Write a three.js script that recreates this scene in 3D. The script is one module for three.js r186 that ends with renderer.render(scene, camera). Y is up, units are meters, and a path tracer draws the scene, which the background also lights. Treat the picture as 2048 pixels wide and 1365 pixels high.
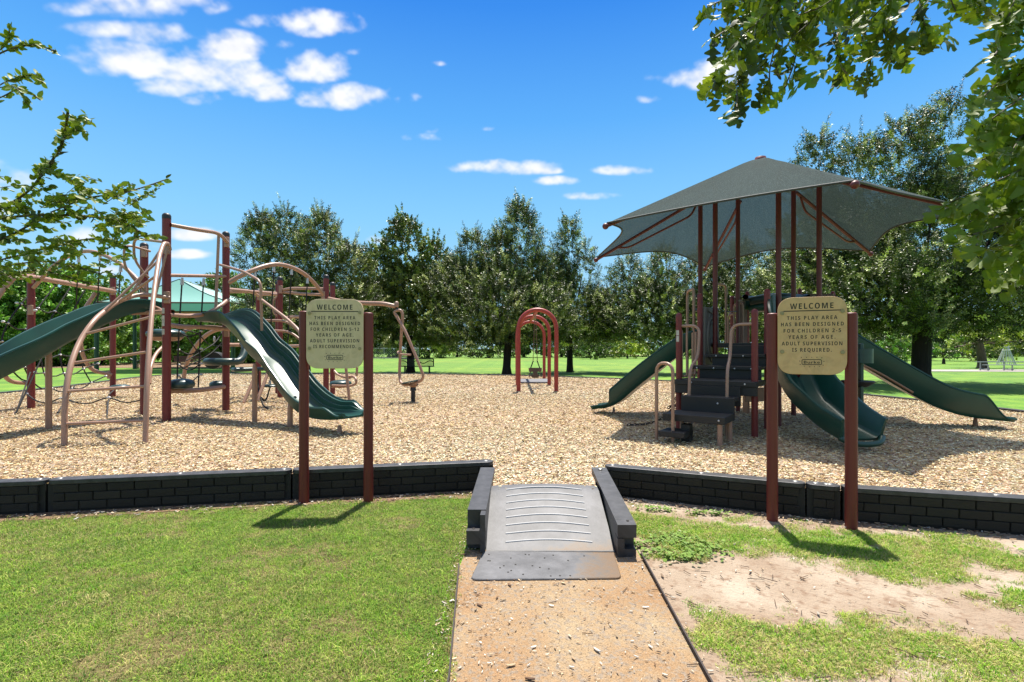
import * as THREE from 'three';
import { mergeGeometries, toCreasedNormals } from 'three/addons/utils/BufferGeometryUtils.js';
import { RoundedBoxGeometry } from 'three/addons/geometries/RoundedBoxGeometry.js';

// ---------------------------------------------------------------- camera
const scene = new THREE.Scene();
const EYE = 1.45, FOCAL = 1024, HORIZON = 701;           // eye height above the front lawn; focal length and horizon row for a 2048 x 1365 frame
const camera = new THREE.PerspectiveCamera(2 * Math.atan(682.5 / FOCAL) * 180 / Math.PI, 2048 / 1365, 0.1, 900);
camera.position.set(0, EYE, 0);
camera.setViewOffset(2048, 1365, 0, 682.5 - HORIZON, 2048, 1365);
scene.add(camera);
const renderer = new THREE.WebGLRenderer({ antialias: true });
renderer.toneMapping = THREE.LinearToneMapping;
renderer.toneMappingExposure = 2.2;
renderer.shadowMap.enabled = true;

// ---------------------------------------------------------------- numbers and noise
function rng(seed) { let a = seed >>> 0; return () => { a = (a + 0x6d2b79f5) | 0; let t = Math.imul(a ^ (a >>> 15), 1 | a); t = (t + Math.imul(t ^ (t >>> 7), 61 | t)) ^ t; return ((t ^ (t >>> 14)) >>> 0) / 4294967296; }; }
const clamp = (x, a = 0, b = 1) => Math.min(b, Math.max(a, x)), mix = (a, b, t) => a + (b - a) * t;
const smooth = (a, b, x) => { const t = clamp((x - a) / (b - a)); return t * t * (3 - 2 * t); };
const PERM = new Uint8Array(512); { const r = rng(77), p = [...Array(256).keys()]; for (let i = 255; i > 0; i--) { const j = Math.floor(r() * (i + 1)); const t = p[i]; p[i] = p[j]; p[j] = t; } for (let i = 0; i < 512; i++) PERM[i] = p[i & 255]; }
const hash = (x, y) => PERM[(PERM[x & 255] + y) & 255] / 255;
function noise2(x, y, per = 256) {
  const xi = Math.floor(x), yi = Math.floor(y), fx = x - xi, fy = y - yi, u = fx * fx * (3 - 2 * fx), v = fy * fy * (3 - 2 * fy);
  const m = (k) => ((k % per) + per) % per, x0 = m(xi), x1 = m(xi + 1), y0 = m(yi), y1 = m(yi + 1);
  return mix(mix(hash(x0, y0), hash(x1, y0), u), mix(hash(x0, y1), hash(x1, y1), u), v);
}
function fbm(x, y, oct = 5, per = 256) { let s = 0, a = 0.5, f = 1; for (let i = 0; i < oct; i++) { s += a * noise2(x * f + i * 17, y * f + i * 31, per * f > 256 ? 256 : per * f); a *= 0.5; f *= 2; } return s / (1 - Math.pow(0.5, oct)); }
function noise3(x, y, z) { return (noise2(x + z * 0.73, y - z * 0.41) + noise2(y + 37.2 + x * 0.31, z + 11.7) + noise2(z - 5.3 + y * 0.27, x + 71.1)) / 3; }

// ---------------------------------------------------------------- sky: blue air with fair-weather clouds
const SUN_EL = 70 * Math.PI / 180, SUN_AZ = 11 * Math.PI / 180;   // azimuth to the right of straight ahead
{
  const AIR = 0.49, W = 4096, H = 2048, data = new Float32Array(W * H * 4), R = rng(5), D = Math.PI / 180;
  const clouds = [];
  const seen = (px, py, rx, ry, amp) => { const x = (px - 1024) / FOCAL, y = (HORIZON - py) / FOCAL, l = Math.hypot(x, 1); clouds.push([Math.atan2(x, 1), Math.atan2(y, l), rx / FOCAL / l / l * 1.0, ry / FOCAL / (1 + y * y / l / l) / l, amp, -Math.tan(Math.atan2(x, 1)) * Math.sin(Math.atan2(y, l)) * Math.cos(Math.atan2(y, l))]); };
  for (const c of [[225, 122, 105, 40, 1], [290, 135, 60, 30, 0.9], [310, 8, 130, 36, 1], [250, 62, 100, 20, 0.75], [340, 72, 90, 26, 0.85], [440, 100, 90, 34, 0.95], [400, 145, 90, 36, 0.95], [345, 176, 70, 22, 0.85], [470, 160, 90, 34, 0.95], [520, 187, 70, 22, 0.85], [420, 200, 60, 14, 0.65], [570, 45, 70, 20, 0.8], [640, 50, 75, 28, 0.95], [690, 32, 48, 14, 0.75], [635, 140, 58, 34, 1], [705, 197, 98, 27, 1], [640, 207, 44, 12, 0.65], [150, 18, 50, 18, 0.6], [720, 105, 26, 8, 0.45], [540, 90, 46, 14, 0.55],
    [1010, 338, 95, 17, 1], [1070, 342, 50, 10, 0.8], [1108, 363, 46, 10, 0.75], [1250, 342, 60, 11, 0.8], [1180, 393, 55, 9, 0.6], [1400, 158, 85, 26, 0.95], [1440, 140, 55, 24, 0.9], [1300, 199, 32, 10, 0.6], [830, 276, 60, 11, 0.6], [866, 262, 26, 9, 0.45], [875, 127, 18, 6, 0.5], [826, 197, 26, 12, 0.45], [978, 258, 16, 5, 0.45], [395, 470, 70, 14, 0.9], [375, 510, 54, 10, 0.8], [215, 540, 26, 12, 0.75], [150, 470, 50, 16, 0.6], [290, 490, 50, 14, 0.7], [700, 500, 60, 8, 0.45], [760, 480, 34, 10, 0.5]]) seen(...c);
  for (let i = 0; i < 450; i++) {                                  // the same kind of clouds round the rest of the sky
    const az = (R() * 2 - 1) * Math.PI, el = Math.asin(0.03 + 0.95 * R());
    const x = Math.tan(az), inFrame = Math.abs(az) < 0.86 && el < 40 * D;
    if (inFrame) continue;
    const s = mix(0.03, 0.12, R()) * (0.5 + el), n = 2 + Math.floor(R() * 4);
    for (let k = 0; k < n; k++) clouds.push([az + (R() - 0.5) * s * 2.6 / Math.cos(el), Math.min(1.5, el + (R() - 0.5) * s * 0.8), s * mix(0.7, 1.5, R()), s * mix(0.3, 0.55, R()), mix(0.6, 1, R()), 0]);
  }
  const BE = 90, BA = 180, bins = Array.from({ length: BE * BA }, () => []), wrapA = (a) => (a > Math.PI ? a - 2 * Math.PI : a < -Math.PI ? a + 2 * Math.PI : a);
  for (let b = 0; b < BE; b++) for (let a = 0; a < BA; a++) {
    const el = (b + 0.5) / BE * 90 * D, az = ((a + 0.5) / BA * 2 - 1) * Math.PI;
    for (const c of clouds) if (Math.abs(el - c[1]) < c[3] * 1.5 + 0.014 + Math.abs(c[5]) * c[2] * 1.7 && Math.abs(wrapA(az - c[0])) * Math.cos(el + 0.01) < c[2] * 1.5 + 0.03) bins[b * BA + a].push(Float64Array.from(c));
  }
  const ramp = [[0, 0.52, 0.77, 0.95], [6, 0.38, 0.70, 0.95], [14, 0.25, 0.60, 0.95], [24, 0.115, 0.42, 0.92], [34, 0.045, 0.26, 0.82], [50, 0.03, 0.2, 0.72], [90, 0.022, 0.15, 0.6]];
  const row = (j) => {
    const el = ((j + 0.5) / H - 0.5) * 180, o0 = j * W * 4;
    let k = 0; while (k < ramp.length - 2 && el > ramp[k + 1][0]) k++;
    const t = clamp((el - ramp[k][0]) / (ramp[k + 1][0] - ramp[k][0])), B0 = mix(ramp[k][1], ramp[k + 1][1], t), B1 = mix(ramp[k][2], ramp[k + 1][2], t), B2 = mix(ramp[k][3], ramp[k + 1][3], t);
    const e = el * D, ce = Math.cos(e), eb = el > 0 ? Math.min(BE - 1, Math.floor(el / 90 * BE)) : -1;
    for (let i = 0; i < W; i++) {
      let r = B0, g = B1, b = B2;
      if (eb >= 0) {
        const phi = ((i + 0.5) / W - 0.5) * 2 * Math.PI;            // atan2(z, x)
        const az = Math.atan2(Math.cos(phi), -Math.sin(phi));        // 0 straight ahead (-z), positive to the right
        const near = bins[eb * BA + Math.min(BA - 1, Math.floor((az / Math.PI + 1) / 2 * BA))];
        if (near.length) {
          let d = 0;
          for (let m = 0; m < near.length; m++) {
            const c = near[m], dz = wrapA(az - c[0]), da = dz * ce, de = e - c[1] - c[5] * dz, q = (da * da) / (c[2] * c[2]) + (de * de) / (c[3] * c[3]) * (de < 0 ? 1.5 : 0.85);
            if (q < 1.7) { const v = c[4] * (1 - q * 0.62); if (v > d) d = v; }
          }
          if (d > 0) {
            const u = az * 16, v = e * 24 - az * 4 * (Math.abs(az) < 1 ? -az * 0.6 : 0), n = fbm(u + 40, v + 40, 6), n2 = fbm(u * 2.7 + 9, v * 2.9 + 90, 5);
            let a = smooth(0.22, 1.15, d * 0.93 + (n - 0.5) * 1.5 + (n2 - 0.5) * 0.8) * smooth(0, 0.35, d);
            a = Math.pow(a, 0.95) * 0.97;
            const w = 0.84 + 0.2 * n2;
            r = mix(r, w, a); g = mix(g, w * 1.005, a); b = mix(b, w * 1.03, a);
          }
        }
      }
      const o = o0 + i * 4; data[o] = r * AIR; data[o + 1] = g * AIR; data[o + 2] = b * AIR; data[o + 3] = 1;
    }
  };
  for (let j = 0; j < H; j++) row(j);
  const sky = new THREE.DataTexture(data, W, H, THREE.RGBAFormat, THREE.FloatType);
  sky.mapping = THREE.EquirectangularReflectionMapping; sky.magFilter = THREE.LinearFilter; sky.minFilter = THREE.LinearFilter; sky.needsUpdate = true;
  scene.background = sky; scene.environment = sky;
}
const sun = new THREE.DirectionalLight(new THREE.Color().setRGB(1, 0.94, 0.85), 5.0);
sun.position.set(Math.sin(SUN_AZ) * Math.cos(SUN_EL) * 60, Math.sin(SUN_EL) * 60, -Math.cos(SUN_AZ) * Math.cos(SUN_EL) * 60 - 12);
sun.target.position.set(0, 0, -12); sun.castShadow = true; sun.shadow.mapSize.set(4096, 4096);
Object.assign(sun.shadow.camera, { left: -45, right: 45, top: 45, bottom: -45, near: 1, far: 160 });
scene.add(sun, sun.target);

// ---------------------------------------------------------------- helpers
const V = (x, y, z) => new THREE.Vector3(x, y, z);
const FILL = 0.25;                                       // height of the wood chips above the lawn
const at = (px, py, d) => V((px - 1024) / FOCAL * d, EYE - (py - HORIZON) / FOCAL * d, -d);
const names = new Map();
function numbered(n) { const k = names.get(n) ?? 0; names.set(n, k + 1); return k ? `${n}_${String(k).padStart(3, '0')}` : n; }
function tag(o, label, category, group, kind) { if (label) o.userData.label = label; if (category) o.userData.category = category; if (group) o.userData.group = group; if (kind) o.userData.kind = kind; return o; }
const BASE = new Map();
function thing(name, label, category, base, group) {
  const o = new THREE.Group(); o.name = numbered(name); o.position.copy(base); scene.add(o); BASE.set(o, base.clone());
  return tag(o, label, category, group);
}
function baseOf(p) { while (p && !BASE.has(p)) p = p.parent; return p ? BASE.get(p) : V(0, 0, 0); }
function part(name, geo, mat, parent, label) {            // geo in world axes
  let g = Array.isArray(geo) ? mergeGeometries(geo.map((x) => (x.index ? x.toNonIndexed() : x)).map((x) => { for (const k of Object.keys(x.attributes)) if (!['position', 'normal', 'uv'].includes(k)) x.deleteAttribute(k); return x; })) : geo;
  const b = baseOf(parent); g.translate(-b.x, -b.y, -b.z);
  const m = new THREE.Mesh(g, mat); m.name = name; m.castShadow = m.receiveShadow = true; (parent ?? scene).add(m);
  if (label) m.userData.label = label;
  return m;
}
function piece(name, geo, mat, parent, pos, rotY = 0) {   // shared geometry at a place of its own (world position)
  const m = new THREE.Mesh(geo, mat), b = baseOf(parent); m.name = name; m.position.copy(pos).sub(b); m.rotation.y = rotY; m.castShadow = m.receiveShadow = true; parent.add(m); return m;
}
function structure(name, geo, mat) { const m = new THREE.Mesh(geo, mat); m.name = name; m.userData.kind = 'structure'; m.castShadow = m.receiveShadow = true; scene.add(m); return m; }
function cyl(a, b, r1, r2 = r1, seg = 14, open = false) {
  const l = a.distanceTo(b), g = new THREE.CylinderGeometry(r2, r1, l, seg, 1, open), q = new THREE.Quaternion().setFromUnitVectors(V(0, 1, 0), b.clone().sub(a).normalize());
  return g.applyQuaternion(q).translate((a.x + b.x) / 2, (a.y + b.y) / 2, (a.z + b.z) / 2);
}
function tube(pts, r, n = 40, seg = 10, closed = false) { return new THREE.TubeGeometry(new THREE.CatmullRomCurve3(pts, closed, 'centripetal'), n, r, seg, closed); }
function rail(pts, r, rad = 0.12, seg = 10) {             // straight runs with rounded corners
  const c = new THREE.CurvePath(); let from = pts[0];
  for (let i = 1; i < pts.length - 1; i++) {
    const p = pts[i], a = p.clone().lerp(pts[i - 1], Math.min(0.48, rad / p.distanceTo(pts[i - 1]))), b = p.clone().lerp(pts[i + 1], Math.min(0.48, rad / p.distanceTo(pts[i + 1])));
    if (from.distanceTo(a) > 1e-4) c.add(new THREE.LineCurve3(from, a));
    c.add(new THREE.QuadraticBezierCurve3(a, p, b)); from = b;
  }
  c.add(new THREE.LineCurve3(from, pts[pts.length - 1]));
  return new THREE.TubeGeometry(c, pts.length * 12, r, seg, false);
}
const ball = (p, r, sx = 1, sy = 1, sz = 1, n = 10) => new THREE.SphereGeometry(r, n, Math.max(6, n - 3)).scale(sx, sy, sz).translate(p.x, p.y, p.z);
const box = (w, h, d, p, ry = 0, r = 0) => (r ? new RoundedBoxGeometry(w, h, d, 2, r) : new THREE.BoxGeometry(w, h, d)).rotateY(ry).translate(p.x, p.y, p.z);
function lathe(pts, seg = 24) { return new THREE.LatheGeometry(pts.map((p) => new THREE.Vector2(...p)), seg); }

// ---------------------------------------------------------------- textures
function dataTex(w, h, f, srgb = false, repeat = [1, 1]) {
  const d = new Uint8Array(w * h * 4);
  for (let y = 0; y < h; y++) for (let x = 0; x < w; x++) { const c = f(x / w, y / h, x, y), o = (y * w + x) * 4; for (let k = 0; k < 3; k++) d[o + k] = clamp(Array.isArray(c) ? c[k] : c) * 255; d[o + 3] = 255; }
  const t = new THREE.DataTexture(d, w, h); t.wrapS = t.wrapT = THREE.RepeatWrapping; t.magFilter = t.minFilter = THREE.LinearFilter; if (srgb) t.colorSpace = THREE.SRGBColorSpace; t.repeat.set(...repeat); t.needsUpdate = true; return t;
}
const s255 = (r, g, b) => [r / 255, g / 255, b / 255];
const lerp3 = (a, b, t) => [mix(a[0], b[0], t), mix(a[1], b[1], t), mix(a[2], b[2], t)];
function chipTexture(pal, seed, n = 1024, count = 9000) {  // strewn slivers of wood, drawn where they lie
  const c = document.createElement('canvas'); c.width = c.height = n; const g = c.getContext('2d'), R = rng(seed);
  g.fillStyle = '#a07a54'; g.fillRect(0, 0, n, n);
  for (let i = 0; i < count; i++) {
    const x = R() * n, y = R() * n, a = R() * Math.PI, l = mix(10, 34, R()), w = mix(3, 9, R()), p = pal[Math.floor(R() * pal.length)], k = mix(0.8, 1.1, R());
    g.fillStyle = `rgb(${p.map((v) => Math.min(255, Math.round(v * k))).join(',')})`;
    for (const ox of [0, -n, n]) for (const oy of [0, -n, n]) { if (x + ox < -40 || x + ox > n + 40 || y + oy < -40 || y + oy > n + 40) continue; g.save(); g.translate(x + ox, y + oy); g.rotate(a); g.beginPath(); g.moveTo(-l / 2, -w / 3); g.lineTo(l / 2, -w / 2); g.lineTo(l / 2 - 3, w / 2); g.lineTo(-l / 2 + 2, w / 2.5); g.fill(); g.restore(); }
  }
  const t = new THREE.CanvasTexture(c); t.colorSpace = THREE.SRGBColorSpace; t.wrapS = t.wrapT = THREE.RepeatWrapping; return t;
}
const CHIPS = [[236, 214, 182], [226, 198, 158], [246, 234, 214], [208, 174, 134], [232, 208, 174], [252, 246, 234], [182, 152, 120], [224, 194, 152], [236, 224, 204]];
const chipTex = chipTexture(CHIPS, 3);
const grassTex = dataTex(1024, 1024, (u, v, x, y) => {
  const big = fbm(u * 6, v * 6, 4, 6), fine = noise2(u * 256, v * 256, 256), f2 = hash(x * 7 + 3, y * 13 + 5), mid = fbm(u * 48 + 7, v * 48, 3, 48);
  let c = lerp3(s255(94, 140, 28), s255(150, 176, 52), clamp((big - 0.3) * 2));
  c = lerp3(c, s255(168, 170, 86), clamp((mid - 0.56) * 2.2));
  const k = 0.72 + 0.3 * fine + 0.22 * f2; return c.map((q) => q * k);
}, true);
const soilTex = dataTex(1024, 1024, (u, v, x, y) => {
  const big = fbm(u * 5, v * 5, 5, 5), mid = fbm(u * 40, v * 40, 3, 40), f = hash(x * 3 + 1, y * 5 + 2);
  let c = lerp3(s255(190, 160, 132), s255(222, 198, 172), clamp((big - 0.3) * 2.2));
  c = lerp3(c, s255(150, 112, 84), clamp((mid - 0.55) * 2));
  const k = 0.84 + 0.2 * f; return c.map((q) => q * k);
}, true);
const soilBump = dataTex(512, 512, (u, v, x, y) => 0.55 * fbm(u * 8, v * 8, 5, 8) + 0.3 * noise2(u * 128, v * 128, 128) + 0.15 * hash(x, y));
const pathTex = dataTex(1024, 1024, (u, v, x, y) => {
  const big = fbm(u * 4, v * 4, 5, 4), mid = fbm(u * 64, v * 64, 3, 64), f = hash(x * 11 + 1, y * 3 + 2), f2 = noise2(u * 200, v * 200, 200);
  let c = lerp3(s255(204, 152, 102), s255(220, 182, 136), clamp((big - 0.3) * 2.2));
  c = lerp3(c, s255(190, 164, 140), clamp((mid - 0.47) * 3));
  if (f2 > 0.8) c = lerp3(c, s255(130, 100, 72), 0.5); if (f > 0.965) c = s255(238, 220, 190);
  const k = 0.74 + 0.2 * f + 0.2 * noise2(u * 330, v * 330, 256); return c.map((q) => q * k);
}, true);
const speck = dataTex(512, 512, (u, v, x, y) => 0.62 + 0.22 * fbm(u * 12, v * 12, 4, 12) + 0.2 * hash(x * 5 + 1, y * 7 + 3));
const scuff = dataTex(1024, 1024, (u, v, x, y) => { const n = fbm(u * 7, v * 7, 5, 7), s = fbm(u * 3 + v * 40, v * 4 + 3, 3, 256); return [0, 1, 2].map(() => 0.62 + 0.5 * (n - 0.35) + 0.14 * (s - 0.5) + 0.05 * hash(x, y)); }, true);
const softScuff = dataTex(512, 512, (u, v, x, y) => { const n = fbm(u * 5, v * 5, 4, 5); return [0, 1, 2].map(() => 0.86 + 0.14 * (n - 0.35) + 0.03 * hash(x, y)); }, true);
const barkTex = dataTex(512, 512, (u, v, x, y) => { const n = fbm(u * 24, v * 6, 5, 24), f = noise2(u * 64, v * 20, 64); const k = 0.55 + 0.6 * (n - 0.3) + 0.2 * f; return [k, k * 0.93, k * 0.84]; }, true);
const bumpFine = dataTex(512, 512, (u, v, x, y) => 0.5 * noise2(u * 128, v * 128, 128) + 0.5 * hash(x, y));

// ---------------------------------------------------------------- materials
const col = (r, g, b) => new THREE.Color().setRGB(r, g, b);
const std = (c, rough = 0.6, extra = {}) => new THREE.MeshStandardMaterial({ color: c, roughness: rough, ...extra });
const phys = (c, rough, extra = {}) => new THREE.MeshPhysicalMaterial({ color: c, roughness: rough, ...extra });
const M = {
  maroon: std(col(0.27, 0.026, 0.022), 0.5, { map: speck }), maroonSign: std(col(0.24, 0.024, 0.014), 0.5, { map: speck }), red: std(col(0.55, 0.055, 0.032), 0.45, { map: speck }),
  cap: std(col(0.02, 0.02, 0.022), 0.5), tan: std(col(0.6, 0.35, 0.235), 0.42, { map: speck }), tanDeep: std(col(0.46, 0.23, 0.12), 0.5),
  green: std(col(0.011, 0.098, 0.066), 0.36, { map: softScuff, bumpMap: bumpFine, bumpScale: 0.0004 }), greenDark: std(col(0.01, 0.04, 0.034), 0.34), pod: std(col(0.03, 0.085, 0.078), 0.35, { map: softScuff }),
  black: std(col(0.024, 0.022, 0.018), 0.7, { map: scuff }), deck: std(col(0.022, 0.02, 0.019), 0.6, { map: speck }), brick: [0.024, 0.029, 0.02].map((k) => std(col(k * 1.3, k * 1.1, k * 0.7), 0.85, { bumpMap: soilBump, bumpScale: 0.006 })),
  capTop: std(col(0.1, 0.098, 0.105), 0.5, { map: scuff }), ramp: std(col(0.34, 0.335, 0.33), 0.6, { map: scuff, bumpMap: bumpFine, bumpScale: 0.0008 }), wear: std(col(0.55, 0.55, 0.54), 0.6), steel: std(col(0.42, 0.42, 0.4), 0.45, { metalness: 0.8 }),
  rope: std(col(0.018, 0.017, 0.016), 0.8), clip: std(col(0.75, 0.73, 0.7), 0.35, { metalness: 0.3 }), chain: std(col(0.06, 0.055, 0.05), 0.4, { metalness: 0.7 }),
  panelGrey: std(col(0.24, 0.215, 0.185), 0.6), sticker: std(col(0.75, 0.7, 0.6), 0.6), ink: std(col(0.03, 0.025, 0.02), 0.7), iron: std(col(0.012, 0.012, 0.012), 0.45),
  bark: std(col(0.05, 0.04, 0.032), 0.9, { map: barkTex, bumpMap: barkTex, bumpScale: 0.03 }), barkPale: std(col(0.2, 0.17, 0.14), 0.9, { map: barkTex, bumpMap: barkTex, bumpScale: 0.02 }),
  greyMetal: std(col(0.5, 0.51, 0.52), 0.4, { metalness: 0.6 }), concrete: std(col(0.55, 0.5, 0.44), 0.85, { map: speck }), greenPost: std(col(0.01, 0.06, 0.03), 0.4),
};
for (const k of ['speck', 'scuff']) ({ speck, scuff })[k].repeat.set(3, 3);

// ---------------------------------------------------------------- ground
const POLY = [[-0.2, 5.33], [-2.1, 4.97], [-4.13, 4.58], [-6.05, 4.25], [-8.0, 4.25], [-9.9, 4.8], [-11.6, 5.9], [-12.9, 7.5], [-13.7, 9.4], [-14.0, 11.6], [-14.1, 14.3], [-14.5, 16.4], [-15.3, 19.0], [-16.3, 22.0], [-16.6, 24.6], [-15.4, 26.4], [-12.5, 26.6], [-9.0, 26.2], [-5.3, 25.6], [-1.6, 24.8], [1.6, 23.2], [4.5, 21.3], [6.9, 18.8], [8.6, 16.2], [9.4, 13.4], [9.75, 11.4], [9.85, 9.5], [9.4, 7.2], [8.2, 5.2], [6.5, 4.1], [4.85, 3.82], [3.0, 4.3], [2.57, 4.46], [0.94, 5.14]];
const inside = (x, d) => { let c = false; for (let i = 0, j = POLY.length - 1; i < POLY.length; j = i++) { const [xi, zi] = POLY[i], [xj, zj] = POLY[j]; if ((zi > d) !== (zj > d) && x < (xj - xi) * (d - zi) / (zj - zi) + xi) c = !c; } return c; };
{
  const t = grassTex.clone(); t.repeat.set(1, 1);
  // one lawn sheet to the horizon; it swells gently beyond 60 m
  const rings = [...Array(52).keys()].map((k) => 1.2 * Math.pow(1.133, k)), seg = 220, pos = [], uv = [], idx = [], colr = [];
  const push = (x, z, y) => { pos.push(x, y, z); uv.push(x / 5, z / 5); const n = fbm(x / 7 + 50, z / 2.6 + 50, 4), dry = clamp(smooth(0.52, 0.75, fbm(x / 11 + 9, z / 4 + 3, 4)) * 0.7 + 0.7 * Math.max(0, 1 - Math.hypot((x - 8) / 8, (z + 36) / 4)) * n * 1.6), k = 0.78 + 0.42 * n; colr.push(k * (1 + 0.5 * dry), k * (1 + 0.04 * dry), k * (0.9 + 0.5 * dry)); };
  push(0, 0, 0);
  for (const r of rings) for (let i = 0; i < seg; i++) { const a = i / seg * 2 * Math.PI; const x = r * Math.cos(a), z = r * Math.sin(a); push(x, z, r > 90 ? (r - 90) * 0.004 + (noise2(x / 60, z / 60) - 0.5) * 0.8 * smooth(90, 200, r) : 0); }
  for (let i = 0; i < seg; i++) idx.push(0, 1 + (i + 1) % seg, 1 + i);
  for (let k = 0; k < rings.length - 1; k++) for (let i = 0; i < seg; i++) { const a = 1 + k * seg + i, b = 1 + k * seg + (i + 1) % seg, c = a + seg, d = b + seg; idx.push(a, b, c, b, d, c); }
  const g = new THREE.BufferGeometry(); g.setAttribute('position', new THREE.Float32BufferAttribute(pos, 3)); g.setAttribute('uv', new THREE.Float32BufferAttribute(uv, 2)); g.setAttribute('color', new THREE.Float32BufferAttribute(colr, 3)); g.setIndex(idx); g.computeVertexNormals();
  structure('lawn', g, std(col(0.78, 0.95, 0.5), 0.9, { map: t, vertexColors: true, bumpMap: bumpFine, bumpScale: 0.02 }));
}
function sheet(name, pts, h, mat, tile) {                  // flat polygon [x, depth]
  const s = new THREE.Shape(pts.map(([x, d]) => new THREE.Vector2(x, d))), g = new THREE.ShapeGeometry(s), p = g.attributes.position, uv = g.attributes.uv;
  for (let i = 0; i < p.count; i++) uv.setXY(i, p.getX(i) / tile, p.getY(i) / tile);
  g.rotateX(-Math.PI / 2).translate(0, h, 0); return structure(name, g, mat);
}
const RAMP_TOP = 4.42;
function bedSides(g) {                                     // the bed of chips is solid down to the lawn
  const pos = [], nor = [], uv = []; for (let i = 0; i < POLY.length; i++) { const [x0, d0] = POLY[i], [x1, d1] = POLY[(i + 1) % POLY.length]; if (i === POLY.length - 1) continue; const l = Math.hypot(x1 - x0, d1 - d0), q = [[x0, FILL, d0], [x1, FILL, d1], [x1, -0.02, d1], [x0, FILL, d0], [x1, -0.02, d1], [x0, -0.02, d0]]; for (const [x, y, d] of q) { pos.push(x, y, -d); nor.push((d1 - d0) / l, 0, (x1 - x0) / l); uv.push((x + d) / 1.3, y / 1.3); } }
  const w = new THREE.BufferGeometry(); w.setAttribute('position', new THREE.Float32BufferAttribute(pos, 3)); w.setAttribute('normal', new THREE.Float32BufferAttribute(nor, 3)); w.setAttribute('uv', new THREE.Float32BufferAttribute(uv, 2)); return mergeGeometries([g.toNonIndexed(), w]);
}
sheet('play_surface', [...POLY, [0.8, 5.0], [0.72, 4.36], [-0.17, 4.36], [-0.17, 5.1]], FILL, std(col(0.98, 0.97, 0.98), 0.95, { map: chipTex, bumpMap: chipTex, bumpScale: 0.02 }), 1.3);
{ const o = scene.getObjectByName('play_surface'); o.geometry = bedSides(o.geometry); }
sheet('path', [[-0.27, 1.2], [-0.272, 2.24], [-0.35, 3.4], [-0.33, 3.7], [0.9, 3.7], [0.896, 3.58], [0.854, 2.24], [0.84, 1.2]], 0.008, std(col(0.64, 0.71, 0.76), 0.95, { map: pathTex, bumpMap: soilBump, bumpScale: 0.012 }), 1.2);
const SOIL = (x, d) => {                                   // how much grass stands on the right-hand ground: 0 bare, 1 thick
  const n = fbm(x * 1.6 + 11, d * 2.4 + 5, 4), n2 = fbm(x * 7 + 3, d * 9 + 8, 3);
  const band = 1 - Math.abs((d - (4.05 - (x - 1.6) * 0.36)) / (0.5 + 0.15 * (x - 1)));   // the strip below the sign
  const band2 = 1 - Math.abs((d - (2.62 - (x - 1.0) * 0.2)) / 0.4);
  const band3 = x > 2.6 ? 1 - Math.hypot((x - 3.05) / 0.5, (d - 2.95) / 0.3) : -1;
  const clover = 1 - Math.hypot((x - 1.2) / 0.36, (d - 3.72) / 0.3);
  return clamp(Math.max(band, band2 * (x > 1.0 ? 1 : 0.3), band3, clover) * 1.6 + (n - 0.5) * 2.4 + (n2 - 0.5) * 2.0 - 0.12);
};
sheet('bare_soil', [[0.86, 1.2], [0.87, 2.24], [0.91, 3.7], [0.95, 5.1], [2.57, 4.43], [4.85, 3.8], [6.4, 4.05], [7.5, 2.5], [6.0, 1.2]], 0.004, std(col(0.8, 0.85, 0.87), 0.95, { map: soilTex, bumpMap: soilBump, bumpScale: 0.02 }), 1.7);
sheet('turf_base', [[-0.285, 1.2], [-0.285, 2.24], [-0.36, 3.45], [-0.345, 4.9], [-0.9, 4.955], [-1.5, 4.815], [-2.2, 4.755], [-2.9, 4.615], [-4.1, 4.335], [-6.05, 4.015], [-6.0, 1.2]], 0.004, std(col(0.34, 0.36, 0.16), 0.95, { map: soilTex, bumpMap: soilBump, bumpScale: 0.02 }), 1.1);
sheet('soil_verge', [[-0.2, 5.3], [-0.22, 4.98], [-0.9, 4.96], [-1.5, 4.82], [-2.2, 4.76], [-2.9, 4.62], [-4.1, 4.34], [-6.05, 4.02], [-6.05, 4.22], [-4.13, 4.55], [-2.1, 4.94]], 0.008, std(col(0.5, 0.42, 0.34), 0.95, { map: soilTex, bumpMap: soilBump, bumpScale: 0.02 }), 1.7);

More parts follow.
